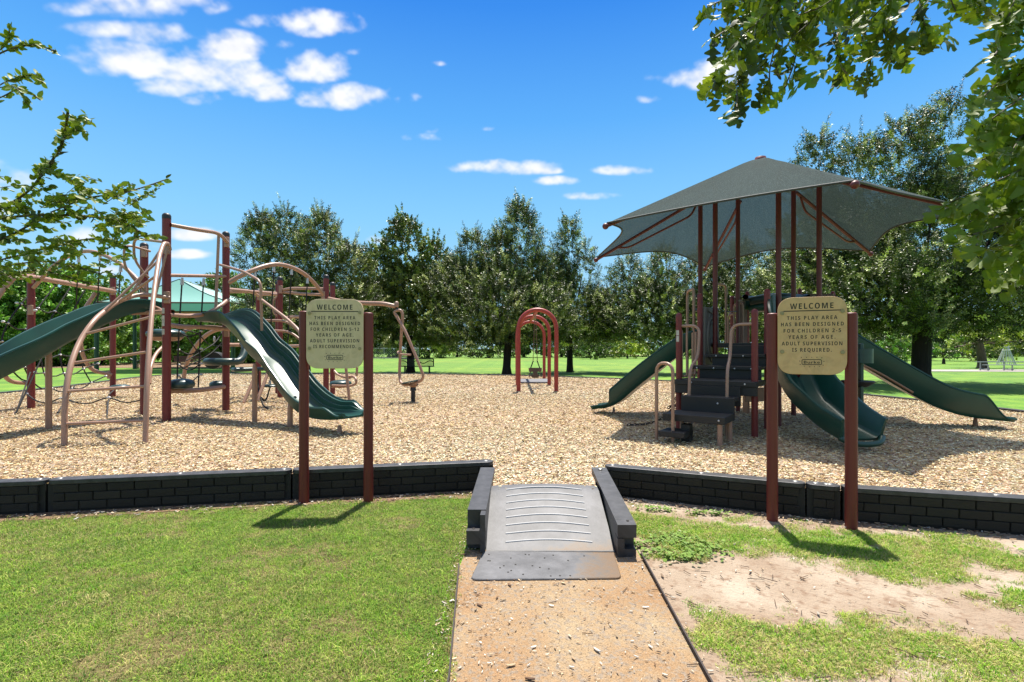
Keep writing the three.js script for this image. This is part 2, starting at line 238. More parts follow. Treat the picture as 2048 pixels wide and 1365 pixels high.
// loose wood chips lying on the play surface
function instanced(name, geo, mat, list, parent, kind) {   // list of [matrix, colour]
  const m = new THREE.InstancedMesh(geo, mat, list.length); m.name = name;
  list.forEach(([x, c], i) => { m.setMatrixAt(i, x); m.setColorAt(i, c); });
  m.castShadow = m.receiveShadow = true; if (kind) m.userData.kind = kind; (parent ?? scene).add(m); return m;
}
const E3 = new THREE.Euler(), Q4 = new THREE.Quaternion();
const place = (x, y, z, ex, ey, ez, s, sy = s, sz = s) => new THREE.Matrix4().compose(V(x, y, z), Q4.setFromEuler(E3.set(ex, ey, ez, 'YXZ')).clone(), V(s, sy, sz));
const srgb = (a, k = 1) => new THREE.Color().setRGB(a[0] / 255 * k, a[1] / 255 * k, a[2] / 255 * k, THREE.SRGBColorSpace);
{
  const R = rng(9), g = new THREE.BoxGeometry(0.056, 0.006, 0.018, 2, 1, 1), p = g.attributes.position;
  for (let i = 0; i < p.count; i++) { const x = p.getX(i); p.setZ(i, p.getZ(i) * (1 - 0.45 * Math.abs(x) / 0.028) + 0.003 * Math.sin(x * 60)); p.setY(i, p.getY(i) + 0.12 * x * x * 20); }
  g.computeVertexNormals();
  const list = [], pal = [...CHIPS, [150, 112, 80], [112, 82, 58]].map((c) => c);
  for (const [d0, d1, den, s] of [[4.3, 8, 1300, 0.58], [8, 14, 640, 0.7], [14, 27, 230, 0.95]]) {
    const n = Math.round((d1 * d1 - d0 * d0) * 1.06 * den);
    for (let i = 0; i < n; i++) {
      const d = Math.sqrt(mix(d0 * d0, d1 * d1, R())), x = (R() * 2 - 1) * d * 1.06;
      const onRamp = x > -0.17 && x < 0.74 && d > 4.35 && d < 5.4;
      if (!inside(x, d) && !onRamp) continue;
      const c = pal[Math.floor(R() * pal.length)], warm = fbm(x * 0.35 + 20, d * 0.35, 3), cc = [c[0], c[1] * mix(0.95, 1.07, warm), c[2] * mix(0.8, 1.02, warm)];
      const k = s * mix(0.55, 1.35, R());
      list.push([place(x, FILL + 0.004 + R() * 0.02, -d, (R() - 0.5) * 0.6, R() * 6.28, (R() - 0.5) * 0.5, k, k, k * mix(0.6, 1.3, R())), srgb(cc, mix(0.82, 1.05, R()))]);
    }
  }
  for (let i = 0; i < 3600; i++) {                          // strays on the ramp, the path and the bare soil
    const d = mix(2.1, 4.9, R()), x = mix(-0.4, 4.4, R() * R());
    if (x > d * 1.02 || (x > -0.2 && x < 0.75 && d > 3.2 && R() < 0.9) || inside(x, d)) continue;
    const y = x > -0.2 && x < 0.75 && d > 3.66 ? FILL * (d - 3.66) / (RAMP_TOP - 3.66) + 0.012 : 0.016, k = mix(0.12, 0.42, R() * R()) * (R() < 0.12 ? 2 : 1);
    list.push([place(x, Math.min(y, FILL), -d, (R() - 0.5) * 0.4, R() * 6.28, (R() - 0.5) * 0.3, k), srgb(pal[Math.floor(R() * pal.length)], mix(0.6, 1, R()))]);
  }
  for (let i = 0; i < 1500; i++) {                         // and along the foot of the timbers
    const x = mix(-5.6, 4.6, R()), e = x < -0.2 ? (x < -2.1 ? 4.97 + (x + 2.1) * 0.19 : 5.33 + (x + 0.2) * 0.19) : x < 2.57 ? 5.14 - (x - 0.94) * 0.417 : 4.46 - (x - 2.57) * 0.28; if (x > -0.35 && x < 0.93) continue;
    const d = e - 0.09 - 0.3 * R() * R(), k = mix(0.25, 0.7, R()); list.push([place(x, 0.014 + 0.008 * R(), -d, (R() - 0.5) * 0.5, R() * 6.28, (R() - 0.5) * 0.4, k), srgb(pal[Math.floor(R() * pal.length)], mix(0.5, 0.9, R()))]);
  }
  tag(instanced('wood_chips', g, std(col(1, 1, 1), 0.9), list, null, 'stuff'), 'loose pale wood chips covering the whole play area', 'wood chips');
}
// grass blades in front
{
  const R = rng(21);
  const tuft = (n, spread, len, wid, seed) => {
    const r = rng(seed), pos = [], nor = [], idx = [];
    for (let i = 0; i < n; i++) {
      const a = r() * 6.28, rad = spread * Math.sqrt(r()), x = rad * Math.cos(a), z = rad * Math.sin(a), b = r() * 6.28, lean = mix(0.3, 1.2, r()), l = len * mix(0.55, 1.15, r()), w = wid * mix(0.7, 1.2, r());
      const dx = Math.cos(b), dz = Math.sin(b), o = pos.length / 3;
      const mid = [x + dx * l * lean * 0.34, l * mix(0.55, 0.34, lean), z + dz * l * lean * 0.3], tip = [x + dx * l * lean * 0.85, l * Math.max(0.2, 1 - lean * 0.62), z + dz * l * lean * 0.85];
      pos.push(x - dz * w, 0, z + dx * w, x + dz * w, 0, z - dx * w, mid[0] - dz * w * 0.8, mid[1], mid[2] + dx * w * 0.8, mid[0] + dz * w * 0.8, mid[1], mid[2] - dx * w * 0.8, ...tip);
      for (let k = 0; k < 5; k++) nor.push(dx * 0.3, 0.95, dz * 0.3);
      idx.push(o, o + 1, o + 2, o + 1, o + 3, o + 2, o + 2, o + 3, o + 4);
    }
    const g = new THREE.BufferGeometry(); g.setAttribute('position', new THREE.Float32BufferAttribute(pos, 3)); g.setIndex(idx); const f = g.toNonIndexed(); f.computeVertexNormals(); return f;
  };
  const mat = phys(col(1, 1, 1), 0.85, { transmission: 0.4, side: THREE.DoubleSide, specularIntensity: 0.4 });
  const G = [[142, 196, 40], [164, 208, 52], [184, 214, 66], [206, 220, 104], [114, 176, 34]], DRY = [[226, 212, 144], [218, 200, 130], [206, 206, 116]];
  const left = [], right = [], far = [];
  for (let i = 0; i < 112000; i++) {
    const d = mix(0.9, 5.2, R()), x = mix(-6.0, -0.22, R());
    if ((x < -1.12 * d - 0.1 || d < 1.9) && R() < 0.45) continue;
    const edge = 4.97 - 0.2 * Math.max(0, -x - 2.1) + (x > -2.1 ? (x + 2.1) * 0.19 : 0);        // the timber line
    const pathEdge = (d < 3.55 ? -0.275 - 0.062 * (d - 2.24) + 0.01 : -0.34 + 0.02) - 0.05 * noise2(d * 9, 3);
    if (d > edge - 0.04 || x > pathEdge) continue;
    const bare = 0.96 * smooth(0.34, 0.06, edge - d - 0.2 * (noise2(x * 5, 9) - 0.3) - 0.12 * (noise2(x * 17, 3) - 0.5)), worn = fbm(x * 1.3 + 3, d * 1.7, 4), patch = smooth(0.6, 0.72, fbm(x * 2.2 + 60, d * 3 + 7, 4));
    if (R() < bare || R() < patch * 0.55) continue;
    const dry = clamp((worn - 0.42) * 2.2 + patch * 0.6 + bare * 0.5), c = R() < dry * 0.48 ? DRY[Math.floor(R() * 3)] : G[Math.floor(R() * 5)];
    const k = mix(0.6, 1.2, R()) * (R() < 0.06 ? 1.5 : 1) * (1 - 0.25 * bare) * mix(0.8, 1.2, fbm(x * 4 + 8, d * 6, 3));
    left.push([place(x, 0, -d, (R() - 0.5) * 0.3, R() * 6.28, (R() - 0.5) * 0.3, k, k * mix(0.75, 1.2, worn), k), srgb(c, mix(0.6, 1.05, R()))]);
  }
  for (let i = 0; i < 88000; i++) {
    const d = mix(1.3, 5.0, R()), x = mix(0.88, 6.0, R());
    if ((x > 1.12 * d + 0.1 || d < 1.9) && R() < 0.45) continue;
    const s = SOIL(x, d), edge = x < 2.57 ? 5.14 - (x - 0.94) * 0.417 : 4.46 - (x - 2.57) * 0.28;
    if (d > edge - 0.12 || R() > s * s * 0.9 || x < 0.9) continue;
    const dry = fbm(x * 2 + 30, d * 2.6, 3), c = R() < (dry - 0.25) * 1.1 ? DRY[Math.floor(R() * 3)] : G[Math.floor(R() * 5)], k = mix(0.6, 1.2, R()) * mix(0.75, 1.1, s);
    right.push([place(x, 0.003, -d, (R() - 0.5) * 0.5, R() * 6.28, (R() - 0.5) * 0.5, k), srgb(c, mix(0.8, 1.05, R()))]);
  }
  tag(instanced('grass', tuft(11, 0.034, 0.034, 0.0016, 4), mat, left, null, 'stuff'), 'short green and straw coloured turf left of the path', 'grass');
  tag(instanced('grass', tuft(11, 0.04, 0.036, 0.0017, 8), mat, right, null, 'stuff'), 'patchy grass on the bare pink soil right of the path', 'grass').name = 'patchy_grass';
  // low clover beside the right ramp wall
  const leaf = new THREE.CircleGeometry(0.012, 5).rotateX(-Math.PI / 2), cl = [];
  for (let i = 0; i < 1300; i++) {
    const k = i % 10; const [cx, cd, rx, rd] = k < 7 ? [1.2, 3.72, 0.34, 0.28] : k < 8 ? [1.3, 4.62, 0.16, 0.08] : k < 9 ? [1.72, 4.5, 0.18, 0.05] : [3.9, 3.55, 0.5, 0.16];
    const a = R() * 6.28, q = Math.sqrt(R()) * mix(0.65, 1.35, noise2(Math.cos(a) * 2 + 5 + k, Math.sin(a) * 2 + 9)), x = cx + rx * q * Math.cos(a), d = cd + rd * q * Math.sin(a); if (noise2(x * 11, d * 11) < 0.3 || (x < 0.9 && d < 4.9)) continue;
    cl.push([place(x, 0.012 + R() * 0.03, -d, (R() - 0.5) * 1.1, R() * 6.28, (R() - 0.5) * 1.1, mix(0.6, 1.4, R())), srgb([[132, 166, 66], [150, 180, 84], [112, 146, 54]][Math.floor(R() * 3)])]);
  }
  tag(instanced('clover', leaf, mat, cl, null, 'stuff'), 'low leafy clover patch beside the right ramp wall', 'ground cover');
  // a few dry twigs and leaves
  const tw = new THREE.CylinderGeometry(0.0022, 0.0035, 0.11, 5).rotateZ(Math.PI / 2), tl = [];
  for (let i = 0; i < 190; i++) { const d = mix(2.2, 4.4, R()), x = mix(0.0, 1.02, R()) * d; if (x < 0.85 && (i % 3 || (x < 0.76 && d > 3.15))) continue; tl.push([place(x, 0.016, -d, 0, R() * 6.28, (R() - 0.5) * 0.1, mix(0.2, 1.1, R() * R()), 0.7, 0.7), srgb([[92, 66, 48], [70, 52, 40], [120, 92, 66]][i % 3])]); }
  tag(instanced('twig_litter', tw, std(col(1, 1, 1), 0.9), tl, null, 'stuff'), 'thin dry twigs scattered over the soil and path', 'litter');
}
{ // thin steel edging along both sides of the path
  const e = (name, pts, label) => { const g = []; for (let i = 0; i < pts.length - 1; i++) { const [x0, d0] = pts[i], [x1, d1] = pts[i + 1]; g.push(box(0.008, 0.06, Math.hypot(x1 - x0, d1 - d0) - 0.001, V((x0 + x1) / 2, 0.005, -(d0 + d1) / 2), -Math.atan2(x1 - x0, d1 - d0))); } const t = thing(name, label, 'path edging', V(pts[0][0], 0, -pts[0][1])); part('edging_strip', g, std(col(0.05, 0.035, 0.03), 0.8), t); };
  e('path_edging', [[0.842, 1.2], [0.857, 2.24], [0.905, 3.58]], 'thin dark metal edging strip along the right side of the path');
  e('path_edging', [[-0.272, 1.2], [-0.275, 2.24], [-0.352, 3.4]], 'thin dark metal edging strip between the turf and the path');
}

// ---------------------------------------------------------------- timbers round the play area
{
  const BL = 0.222, BH = 0.076, brickGeo = [0, 1, 2].map((k) => { const g = new RoundedBoxGeometry(BL - 0.009, BH - 0.007, 0.024, 2, 0.006); const p = g.attributes.position, r = rng(40 + k); for (let i = 0; i < p.count; i++) p.setZ(i, p.getZ(i) + (p.getZ(i) > 0 ? (noise2(p.getX(i) * 30 + k * 9, p.getY(i) * 40) - 0.5) * 0.006 : 0)); g.computeVertexNormals(); return g; });
  const pinGeo = lathe([[0, 0.006], [0.016, 0.007], [0.022, 0.003], [0.024, -0.002]], 16);
  const timber = (i, P, Q, label, near, group) => {        // P, Q: [x, depth] of the cap's centre line
    const a = V(P[0], 0, -P[1]), b = V(Q[0], 0, -Q[1]), len = a.distanceTo(b), ry = -Math.atan2(b.z - a.z, b.x - a.x), mid = a.clone().lerp(b, 0.5);
    const t = thing('border_timber', label, 'border timber', V(mid.x, 0, mid.z), group); t.rotation.y = ry;
    const loc = (name, geo, mat) => { const m = new THREE.Mesh(geo, mat); m.name = name; t.add(m); return m; };
    const w = 0.062, L = len / 2 - 0.004, sh = new THREE.Shape();
    sh.moveTo(-L + w, -w); sh.lineTo(L - w, -w); sh.absarc(L - w, 0, w, -Math.PI / 2, Math.PI / 2, false); sh.lineTo(-L + w, w); sh.absarc(-L + w, 0, w, Math.PI / 2, Math.PI * 1.5, false);
    const cap = new THREE.ExtrudeGeometry(sh, { depth: 0.03, bevelEnabled: true, bevelSize: 0.006, bevelThickness: 0.006, bevelSegments: 2, curveSegments: 10 }).rotateX(-Math.PI / 2).translate(0, 0.262, 0);
    loc('cap_rail', cap, M.capTop);
    const body = new THREE.BoxGeometry(len - 0.006, 0.265, 0.09).translate(0, 0.1275, -0.006);
    loc('body', body, M.black);
    if (!near) return t;
    for (let c = 0; c < 3; c++) {                          // moulded brick courses on the outer face
      const y = 0.218 - c * BH, off = c % 2 ? BL / 2 : 0;
      for (let x = -L + 0.03 - off; x < L - 0.03; x += BL) {
        const x0 = Math.max(x, -L + 0.045), x1 = Math.min(x + BL, L - 0.045); if (x1 - x0 < 0.05) continue;
        const m = loc('brick', brickGeo[Math.floor(hash(c * 31 + i * 7, Math.round(x * 40) & 255) * 3) % 3], M.brick[Math.floor(hash(i * 5 + c, Math.round(x * 50) & 255) * 3) % 3]);
        m.position.set((x0 + x1) / 2, y, 0.052); m.scale.x = (x1 - x0) / BL;
      }
    }
    for (const x of [-L + 0.07, 0.03, L - 0.07]) loc('pin', pinGeo, M.steel).position.set(x, 0.298, 0);
    return t;
  };
  const ORD = ['first', 'second', 'third', 'fourth', 'fifth', 'sixth', 'seventh', 'eighth', 'ninth', 'tenth', 'eleventh', 'twelfth', 'thirteenth', 'fourteenth', 'fifteenth', 'sixteenth', 'seventeenth', 'eighteenth', 'nineteenth', 'twentieth', 'twenty-first', 'twenty-second', 'twenty-third', 'twenty-fourth'];
  const L = [[[-2.13, 4.98], [-0.2, 5.35], 'black brick pattern border timber ending at the left ramp wall'], [[-4.14, 4.59], [-2.14, 4.975], 'black brick pattern border timber behind the first post of the left sign'], [[-6.05, 4.26], [-4.15, 4.585], 'black brick pattern border timber left of the long joint, cut by the left edge']];
  L.forEach(([p, q, l], i) => timber(i, p, q, l, true, 'brick pattern timbers along the front'));
  const Rr = [[[0.94, 5.16], [2.56, 4.47], 'black brick pattern border timber starting at the right ramp wall'], [[2.565, 4.467], [2.8, 4.37], 'short black filler timber between the two posts of the right sign'], [[2.81, 4.365], [4.85, 3.8], 'black brick pattern border timber right of the second post of the right sign']];
  Rr.forEach(([p, q, l], i) => timber(i + 4, p, q, l, true, 'brick pattern timbers along the front'));
  // the rest of the edge, joint by joint
  const rest = [...POLY.slice(3, 31)];
  const left = [], back = [], right = [];
  for (let k = 0; k < rest.length - 1; k++) {
    const [p, q] = [rest[k], rest[k + 1]], l = Math.hypot(q[0] - p[0], q[1] - p[1]), m = Math.max(1, Math.round(l / 2));
    for (let j = 0; j < m; j++) { const f = (u) => [mix(p[0], q[0], u), mix(p[1], q[1], u)]; (p[0] < -12 && q[1] < 25 ? left : p[0] > 6.8 ? right : back).push([f(j / m), f((j + 1) / m)]); }
  }
  let nl = 0, nr = 0;
  const hid = (p, q) => Math.min(p[1], q[1]) < 4.9 && Math.max(Math.abs(p[0]), Math.abs(q[0])) > 5;
  for (const [set, label, g] of [[left, 'plain black timber along the left edge of the chips', 'timbers along the left edge'], [back, 'plain black timber along the far edge of the chips', 'timbers along the far edge'], [right, 'plain black timber along the right edge of the chips', 'timbers along the right edge']]) {
    const inView = set.filter(([p, q]) => Math.min(Math.abs(p[0] / p[1]), Math.abs(q[0] / q[1])) < 1.0).sort((a, b) => a[0][0] / a[0][1] - b[0][0] / b[0][1]);
    for (const s of set) { const [p, q] = s, k = inView.indexOf(s); timber(9, p, q, k < 0 ? `plain black timber beyond the ${p[0] < 0 ? 'left' : 'right'} side of the view, ${ORD[p[0] < 0 ? nl++ : nr++]} one` : label + `, ${ORD[k]} from the left`, false, k < 0 ? 'timbers beyond the sides of the view' : g); }
  }
}
// ---------------------------------------------------------------- ramp, its walls and the mat
{
  const x0 = -0.185, x1 = 0.735, z0 = 3.66, z1 = 4.46, nx = 14, nz = 12, t = thing('access_ramp', 'grey rubber access ramp with raised ridges leading up to the wood chips', 'ramp', V(0.27, 0, -3.66));
  const g = new THREE.PlaneGeometry(1, 1, nx, nz), p = g.attributes.position, uv = g.attributes.uv, H = (u, v) => 0.018 + FILL * 1.0 * (v < 0.86 ? v / 0.86 : 1) + 0.02 * Math.sin(Math.PI * u) * smooth(0, 0.6, v);
  for (let i = 0; i < p.count; i++) { const u = p.getX(i) + 0.5, v = p.getY(i) + 0.5; p.setXYZ(i, mix(x0, x1, u), H(u, v), -mix(z0, z1, v)); uv.setXY(i, u, v); }
  g.computeVertexNormals(); const stain = (seed, f) => dataTex(512, 512, (u, v, x, y) => { const n = fbm(u * 8, v * 8, 5, 8), m = fbm(u * 40, v * 40, 3, 40), h = hash(x * 3, y * 5), k = 0.62 + 0.34 * (n - 0.3) + 0.12 * (m - 0.4) + 0.05 * h, a = clamp(f(u, v) + (n - 0.5) * 1.5 + (m - 0.5) * 0.8 + (h - 0.5) * 0.3); return lerp3([k, k, k * 1.01], [0.86 * (0.85 + 0.2 * h), 0.68 * (0.85 + 0.2 * h), 0.48 * (0.85 + 0.2 * h)], a); }, true);
  const rampMat = std(col(0.25, 0.25, 0.255), 0.6, { map: stain(1, (u, v) => 0.9 - v * 7 + (u - 0.75) * 1.6 - 0.1), bumpMap: bumpFine, bumpScale: 0.0008 }), matMat = std(col(0.28, 0.28, 0.285), 0.65, { map: stain(2, (u, v) => (u - 0.74) * 4.6 + 0.35 - v * 0.5), bumpMap: bumpFine, bumpScale: 0.0008 });
  part('ramp_plate', g, rampMat, t);
  part('front_edge', box(0.92, 0.016, 0.02, V(0.275, 0.010, -3.652)), M.ramp, t);
  for (let k = 0; k < 8; k++) {
    const v = 0.1 + k * 0.105, pts = []; for (let j = 0; j <= 12; j++) { const u = mix(0.15, 0.84, j / 12); pts.push(V(mix(x0, x1, u), H(u, v + 0.03 * Math.sin(Math.PI * (j / 12))) - 0.001, -mix(z0, z1, v + 0.03 * Math.sin(Math.PI * (j / 12))))); }
    part('ridge', tube(pts, 0.0075, 24, 8).scale(1, 1, 1), M.wear, t);
  }
  const m = thing('rubber_mat', 'worn flat grey rubber mat at the foot of the ramp', 'mat', V(0.2, 0, -3.45)), s = new THREE.Shape();
  s.moveTo(-0.25, 3.25); s.quadraticCurveTo(-0.265, 3.2, -0.2, 3.2); s.lineTo(0.64, 3.22); s.quadraticCurveTo(0.69, 3.22, 0.69, 3.27); s.lineTo(0.71, 3.55); s.lineTo(0.72, 3.62); s.lineTo(-0.2, 3.64); s.closePath();
  const mg = new THREE.ExtrudeGeometry(s, { depth: 0.01, bevelEnabled: true, bevelSize: 0.004, bevelThickness: 0.004, bevelSegments: 1 }).rotateX(-Math.PI / 2).translate(0, 0.006, 0); { const p2 = mg.attributes.position, u2 = mg.attributes.uv; for (let i = 0; i < p2.count; i++) u2.setXY(i, (p2.getX(i) + 0.26) / 1.0, (-p2.getZ(i) - 3.2) / 0.9); } part('mat_sheet', mg, matMat, m);
  const R = rng(14), holes = []; for (let i = 0; i < 22; i++) holes.push(new THREE.CylinderGeometry(0.006, 0.006, 0.003, 8).translate(mix(-0.2, 0.55, R()), 0.0215, -mix(3.24, 3.6, R()))); part('pebble', holes, M.ink, m).userData.kind = 'stuff';
  // walls: hollow plastic blocks with an interlocking step at the near end
  const wall = (label, a, b, ha, hb, side) => {            // a, b: [x inner, x outer, depth] near and far
    const t2 = thing('ramp_wall', label, 'ramp wall', V((a[0] + a[1]) / 2, 0, -a[2]));
    const prism = (za, zb, ya0, ya1, inset = 0, nearTaper = 0) => {
      const f = (k) => { const u = (k - a[2]) / (b[2] - a[2]); return [mix(a[0], b[0], u), mix(a[1], b[1], u), mix(ha, hb, u)]; };
      const [i0, o0, h0] = f(za), [i1, o1, h1] = f(zb), y = (h, q) => (q === 'top' ? h : q);
      const sgn = Math.sign(o0 - i0), v = [[i0 , y(h0, ya0), za], [o0 - sgn * inset, y(h0, ya0), za], [o0 - sgn * inset, y(h0, ya1), za], [i0, y(h0, ya1), za], [i1, y(h1, ya0), zb], [o1 - sgn * inset, y(h1, ya0), zb], [o1 - sgn * inset, y(h1, ya1), zb], [i1, y(h1, ya1), zb]].map(([x, yy, d]) => V(x, yy, -d));
      const q = [[0, 1, 2, 3], [5, 4, 7, 6], [4, 0, 3, 7], [1, 5, 6, 2], [3, 2, 6, 7], [4, 5, 1, 0]], pos = [];
      for (const [A1, B1, C1, D1] of q) { const tri = sgn > 0 ? [A1, B1, C1, A1, C1, D1] : [A1, C1, B1, A1, D1, C1]; for (const k of tri) pos.push(...v[k].toArray()); }
      const gg = new THREE.BufferGeometry(); gg.setAttribute('position', new THREE.Float32BufferAttribute(pos, 3)); gg.computeVertexNormals();
      const uv2 = []; for (let k = 0; k < pos.length; k += 3) uv2.push(pos[k] + pos[k + 1], pos[k + 2]); gg.setAttribute('uv', new THREE.Float32BufferAttribute(uv2, 2)); return gg;
    };
    part('block', prism(a[2] + 0.1, b[2], 0.012, 'top'), M.capTop, t2);
    return [t2, prism];
  };
  { const [t2, prism] = wall('black plastic ramp wall on the left, with a stepped near end', [-0.19, -0.325, 3.62], [-0.168, -0.305, 4.98], 0.29, 0.31, -1);
    part('inner_flange', prism(3.62, 3.719, 0.02, 0.285, 0.1), M.capTop, t2); part('lower_step', prism(3.625, 3.719, 0.075, 0.17, 0.001), M.capTop, t2);
    part('pin_hole', new THREE.CylinderGeometry(0.009, 0.009, 0.004, 12).translate(-0.275, 0.172, -3.668), M.ink, t2); }
  { const [t2, prism] = wall('black plastic ramp wall on the right, with an overhanging near end', [0.735, 0.868, 3.56], [0.775, 0.915, 4.98], 0.235, 0.31, 1);
    part('inner_flange', prism(3.56, 3.659, 0.01, 0.14, 0.085), M.capTop, t2); part('upper_step', prism(3.56, 3.659, 0.145, 'top', 0.001), M.capTop, t2); part('lower_step', prism(3.57, 3.659, 0.008, 0.062, 0.002), M.capTop, t2);
    part('pin_hole', new THREE.CylinderGeometry(0.009, 0.009, 0.004, 12).translate(0.82, 0.2425, -3.63), M.ink, t2); part('pin', lathe([[0, 0.008], [0.016, 0.008], [0.022, 0.0]], 14).translate(0.845, 0.312, -4.9), M.steel, t2); }
}
// ---------------------------------------------------------------- welcome signs
function signTexture(lines, bg, seed) {
  const W = 900, H = 1020, c = document.createElement('canvas'); c.width = W; c.height = H; const g = c.getContext('2d'), R = rng(seed);
  g.fillStyle = bg; g.fillRect(0, 0, W, H);
  for (let i = 0; i < 260; i++) { g.fillStyle = `rgba(${R() < 0.5 ? '70,58,30' : '235,225,190'},${0.015 + 0.03 * R()})`; g.beginPath(); g.ellipse(R() * W, R() * H, 20 + R() * 120, 10 + R() * 50, R() * 3, 0, 7); g.fill(); }
  for (let i = 0; i < 26; i++) { g.strokeStyle = `rgba(70,58,36,${0.06 + 0.12 * R()})`; g.lineWidth = 1 + R() * 2; const x = R() * W, y = R() * H; g.beginPath(); g.moveTo(x, y); g.lineTo(x + (R() - 0.5) * 90, y + (R() - 0.5) * 120); g.stroke(); }
  g.fillStyle = '#17150f'; g.strokeStyle = '#1c1a12'; g.textBaseline = 'alphabetic';
  const spaced = (s, size, y, w, bold) => { g.font = `bold ${size}px sans-serif`; const ws = [...s].map((ch) => g.measureText(ch).width), tot = ws.reduce((a, b) => a + b), gap = (w - tot) / (s.length - 1); let x = (W - w) / 2; [...s].forEach((ch, i) => { g.fillText(ch, x, y); x += ws[i] + gap; }); };
  spaced('WELCOME', 104, 152, 575, true);
  g.fillRect(75, 172, 750, 13);
  lines.forEach(([s, w], i) => { g.fillStyle = '#191510'; spaced(s, 68, 296 + i * 85.5, w, false); });
  g.lineWidth = 9; g.strokeStyle = '#17150f'; g.beginPath(); g.roundRect(322, 828, 256, 66, 16); g.stroke();
  g.save(); g.translate(450, 881); g.scale(1.55, 1); g.font = 'bold 50px sans-serif'; g.textAlign = 'center'; g.fillStyle = '#17150f'; g.fillText('Burke', 0, 0); g.restore();
  g.lineWidth = 7; for (const [x, y, dx, dy] of [[320, 806, -12, -12], [385, 806, -5, -14], [450, 803, 0, -10], [515, 806, 6, -16], [575, 808, 12, -12], [300, 850, -16, -4], [600, 850, 16, 0], [306, 892, -14, 6], [590, 896, 14, 8], [355, 912, -5, 10], [425, 914, -1, 16], [485, 914, 4, 12], [545, 910, 8, 10]]) { g.beginPath(); g.moveTo(x, y); g.lineTo(x + dx, y + dy); g.stroke(); }
  const t = new THREE.CanvasTexture(c); t.colorSpace = THREE.SRGBColorSpace; return t;
}
function sign(label, P, Q, hp, hq, yc, ph, lines, bg, seed) {  // P, Q: [x, depth] of the posts
  const a = V(P[0], 0, -P[1]), b = V(Q[0], 0, -Q[1]), mid = a.clone().lerp(b, 0.5), ry = -Math.atan2(b.z - a.z, b.x - a.x), t = thing('welcome_sign', label, 'sign', V(mid.x, 0, mid.z));
  const r = 0.045; for (const [p, h] of [[a, hp], [b, hq]]) {
    const post = part('post', lathe([[0.001, h], [r * 0.75, h - 0.001], [r, h - 0.012], [r, -0.1]], 20).translate(p.x, 0, p.z), M.maroonSign, t);
  }
  const w = a.distanceTo(b) - 2 * r + 0.012, hh = ph / 2, hw = w / 2, rad = 0.12, s = new THREE.Shape();
  s.moveTo(-hw + rad, -hh); s.lineTo(hw - rad, -hh); s.quadraticCurveTo(hw, -hh, hw, -hh + rad); s.lineTo(hw, hh - rad); s.quadraticCurveTo(hw, hh, hw - rad, hh); s.lineTo(-hw + rad, hh); s.quadraticCurveTo(-hw, hh, -hw, hh - rad); s.lineTo(-hw, -hh + rad); s.quadraticCurveTo(-hw, -hh, -hw + rad, -hh);
  const g = new THREE.ExtrudeGeometry(s, { depth: 0.014, bevelEnabled: true, bevelSize: 0.003, bevelThickness: 0.003, bevelSegments: 2, curveSegments: 16 }), p = g.attributes.position, uv = g.attributes.uv;
  for (let i = 0; i < p.count; i++) uv.setXY(i, p.getX(i) / w + 0.5, p.getY(i) / ph + 0.5);
  const face = new THREE.Vector3(Math.sin(ry), 0, Math.cos(ry));
  const tr = (q) => q.rotateY(ry).translate(mid.x + face.x * 0.03, yc, mid.z + face.z * 0.03);
  const panel = part('panel', tr(g), std(col(0.9, 0.88, 0.88), 0.5, { map: signTexture(lines, bg, seed), bumpMap: bumpFine, bumpScale: 0.0003 }), t);
  for (const [sx, sy] of [[-1, 0.6], [1, 0.62], [-1, -0.42], [1, -0.43]]) part('bolt', tr(mergeGeometries([new THREE.CylinderGeometry(0.014, 0.015, 0.008, 16).rotateX(Math.PI / 2).translate(sx * (hw - 0.03), sy * hh, 0.021), new THREE.TorusGeometry(0.013, 0.003, 6, 16).translate(sx * (hw - 0.03), sy * hh, 0.024)].map((x) => x.toNonIndexed()))), std(col(0.32, 0.25, 0.14), 0.4, { metalness: 0.5 }), panel);
  for (const s1 of [-1, 1]) part('bracket', new RoundedBoxGeometry(0.05, ph * 0.52, 0.012, 1, 0.003).translate(s1 * (hw - 0.014), 0.06 * hh, -0.012).rotateY(ry).translate(mid.x + face.x * 0.03, yc, mid.z + face.z * 0.03), M.maroonSign, t);
  return t;
}
sign('beige welcome sign for children 5-12 on two maroon posts left of the ramp', [-1.972, 4.85], [-1.37, 4.88], 1.822, 1.81, 1.605, 0.648, [['THIS PLAY AREA', 655], ['HAS BEEN DESIGNED', 815], ['FOR CHILDREN 5-12', 780], ['YEARS OF AGE.', 600], ['ADULT SUPERVISION', 790], ['IS RECOMMENDED.', 690]], '#d4ba94', 3);
sign('tan welcome sign for children 2-5 on two maroon posts right of the ramp', [2.215, 4.354], [2.745, 4.14], 1.765, 1.755, 1.57, 0.632, [['THIS PLAY AREA', 660], ['HAS BEEN DESIGNED', 830], ['FOR CHILDREN 2-5', 760], ['YEARS OF AGE.', 620], ['ADULT SUPERVISION', 800], ['IS REQUIRED.', 525]], '#cfa877', 8);

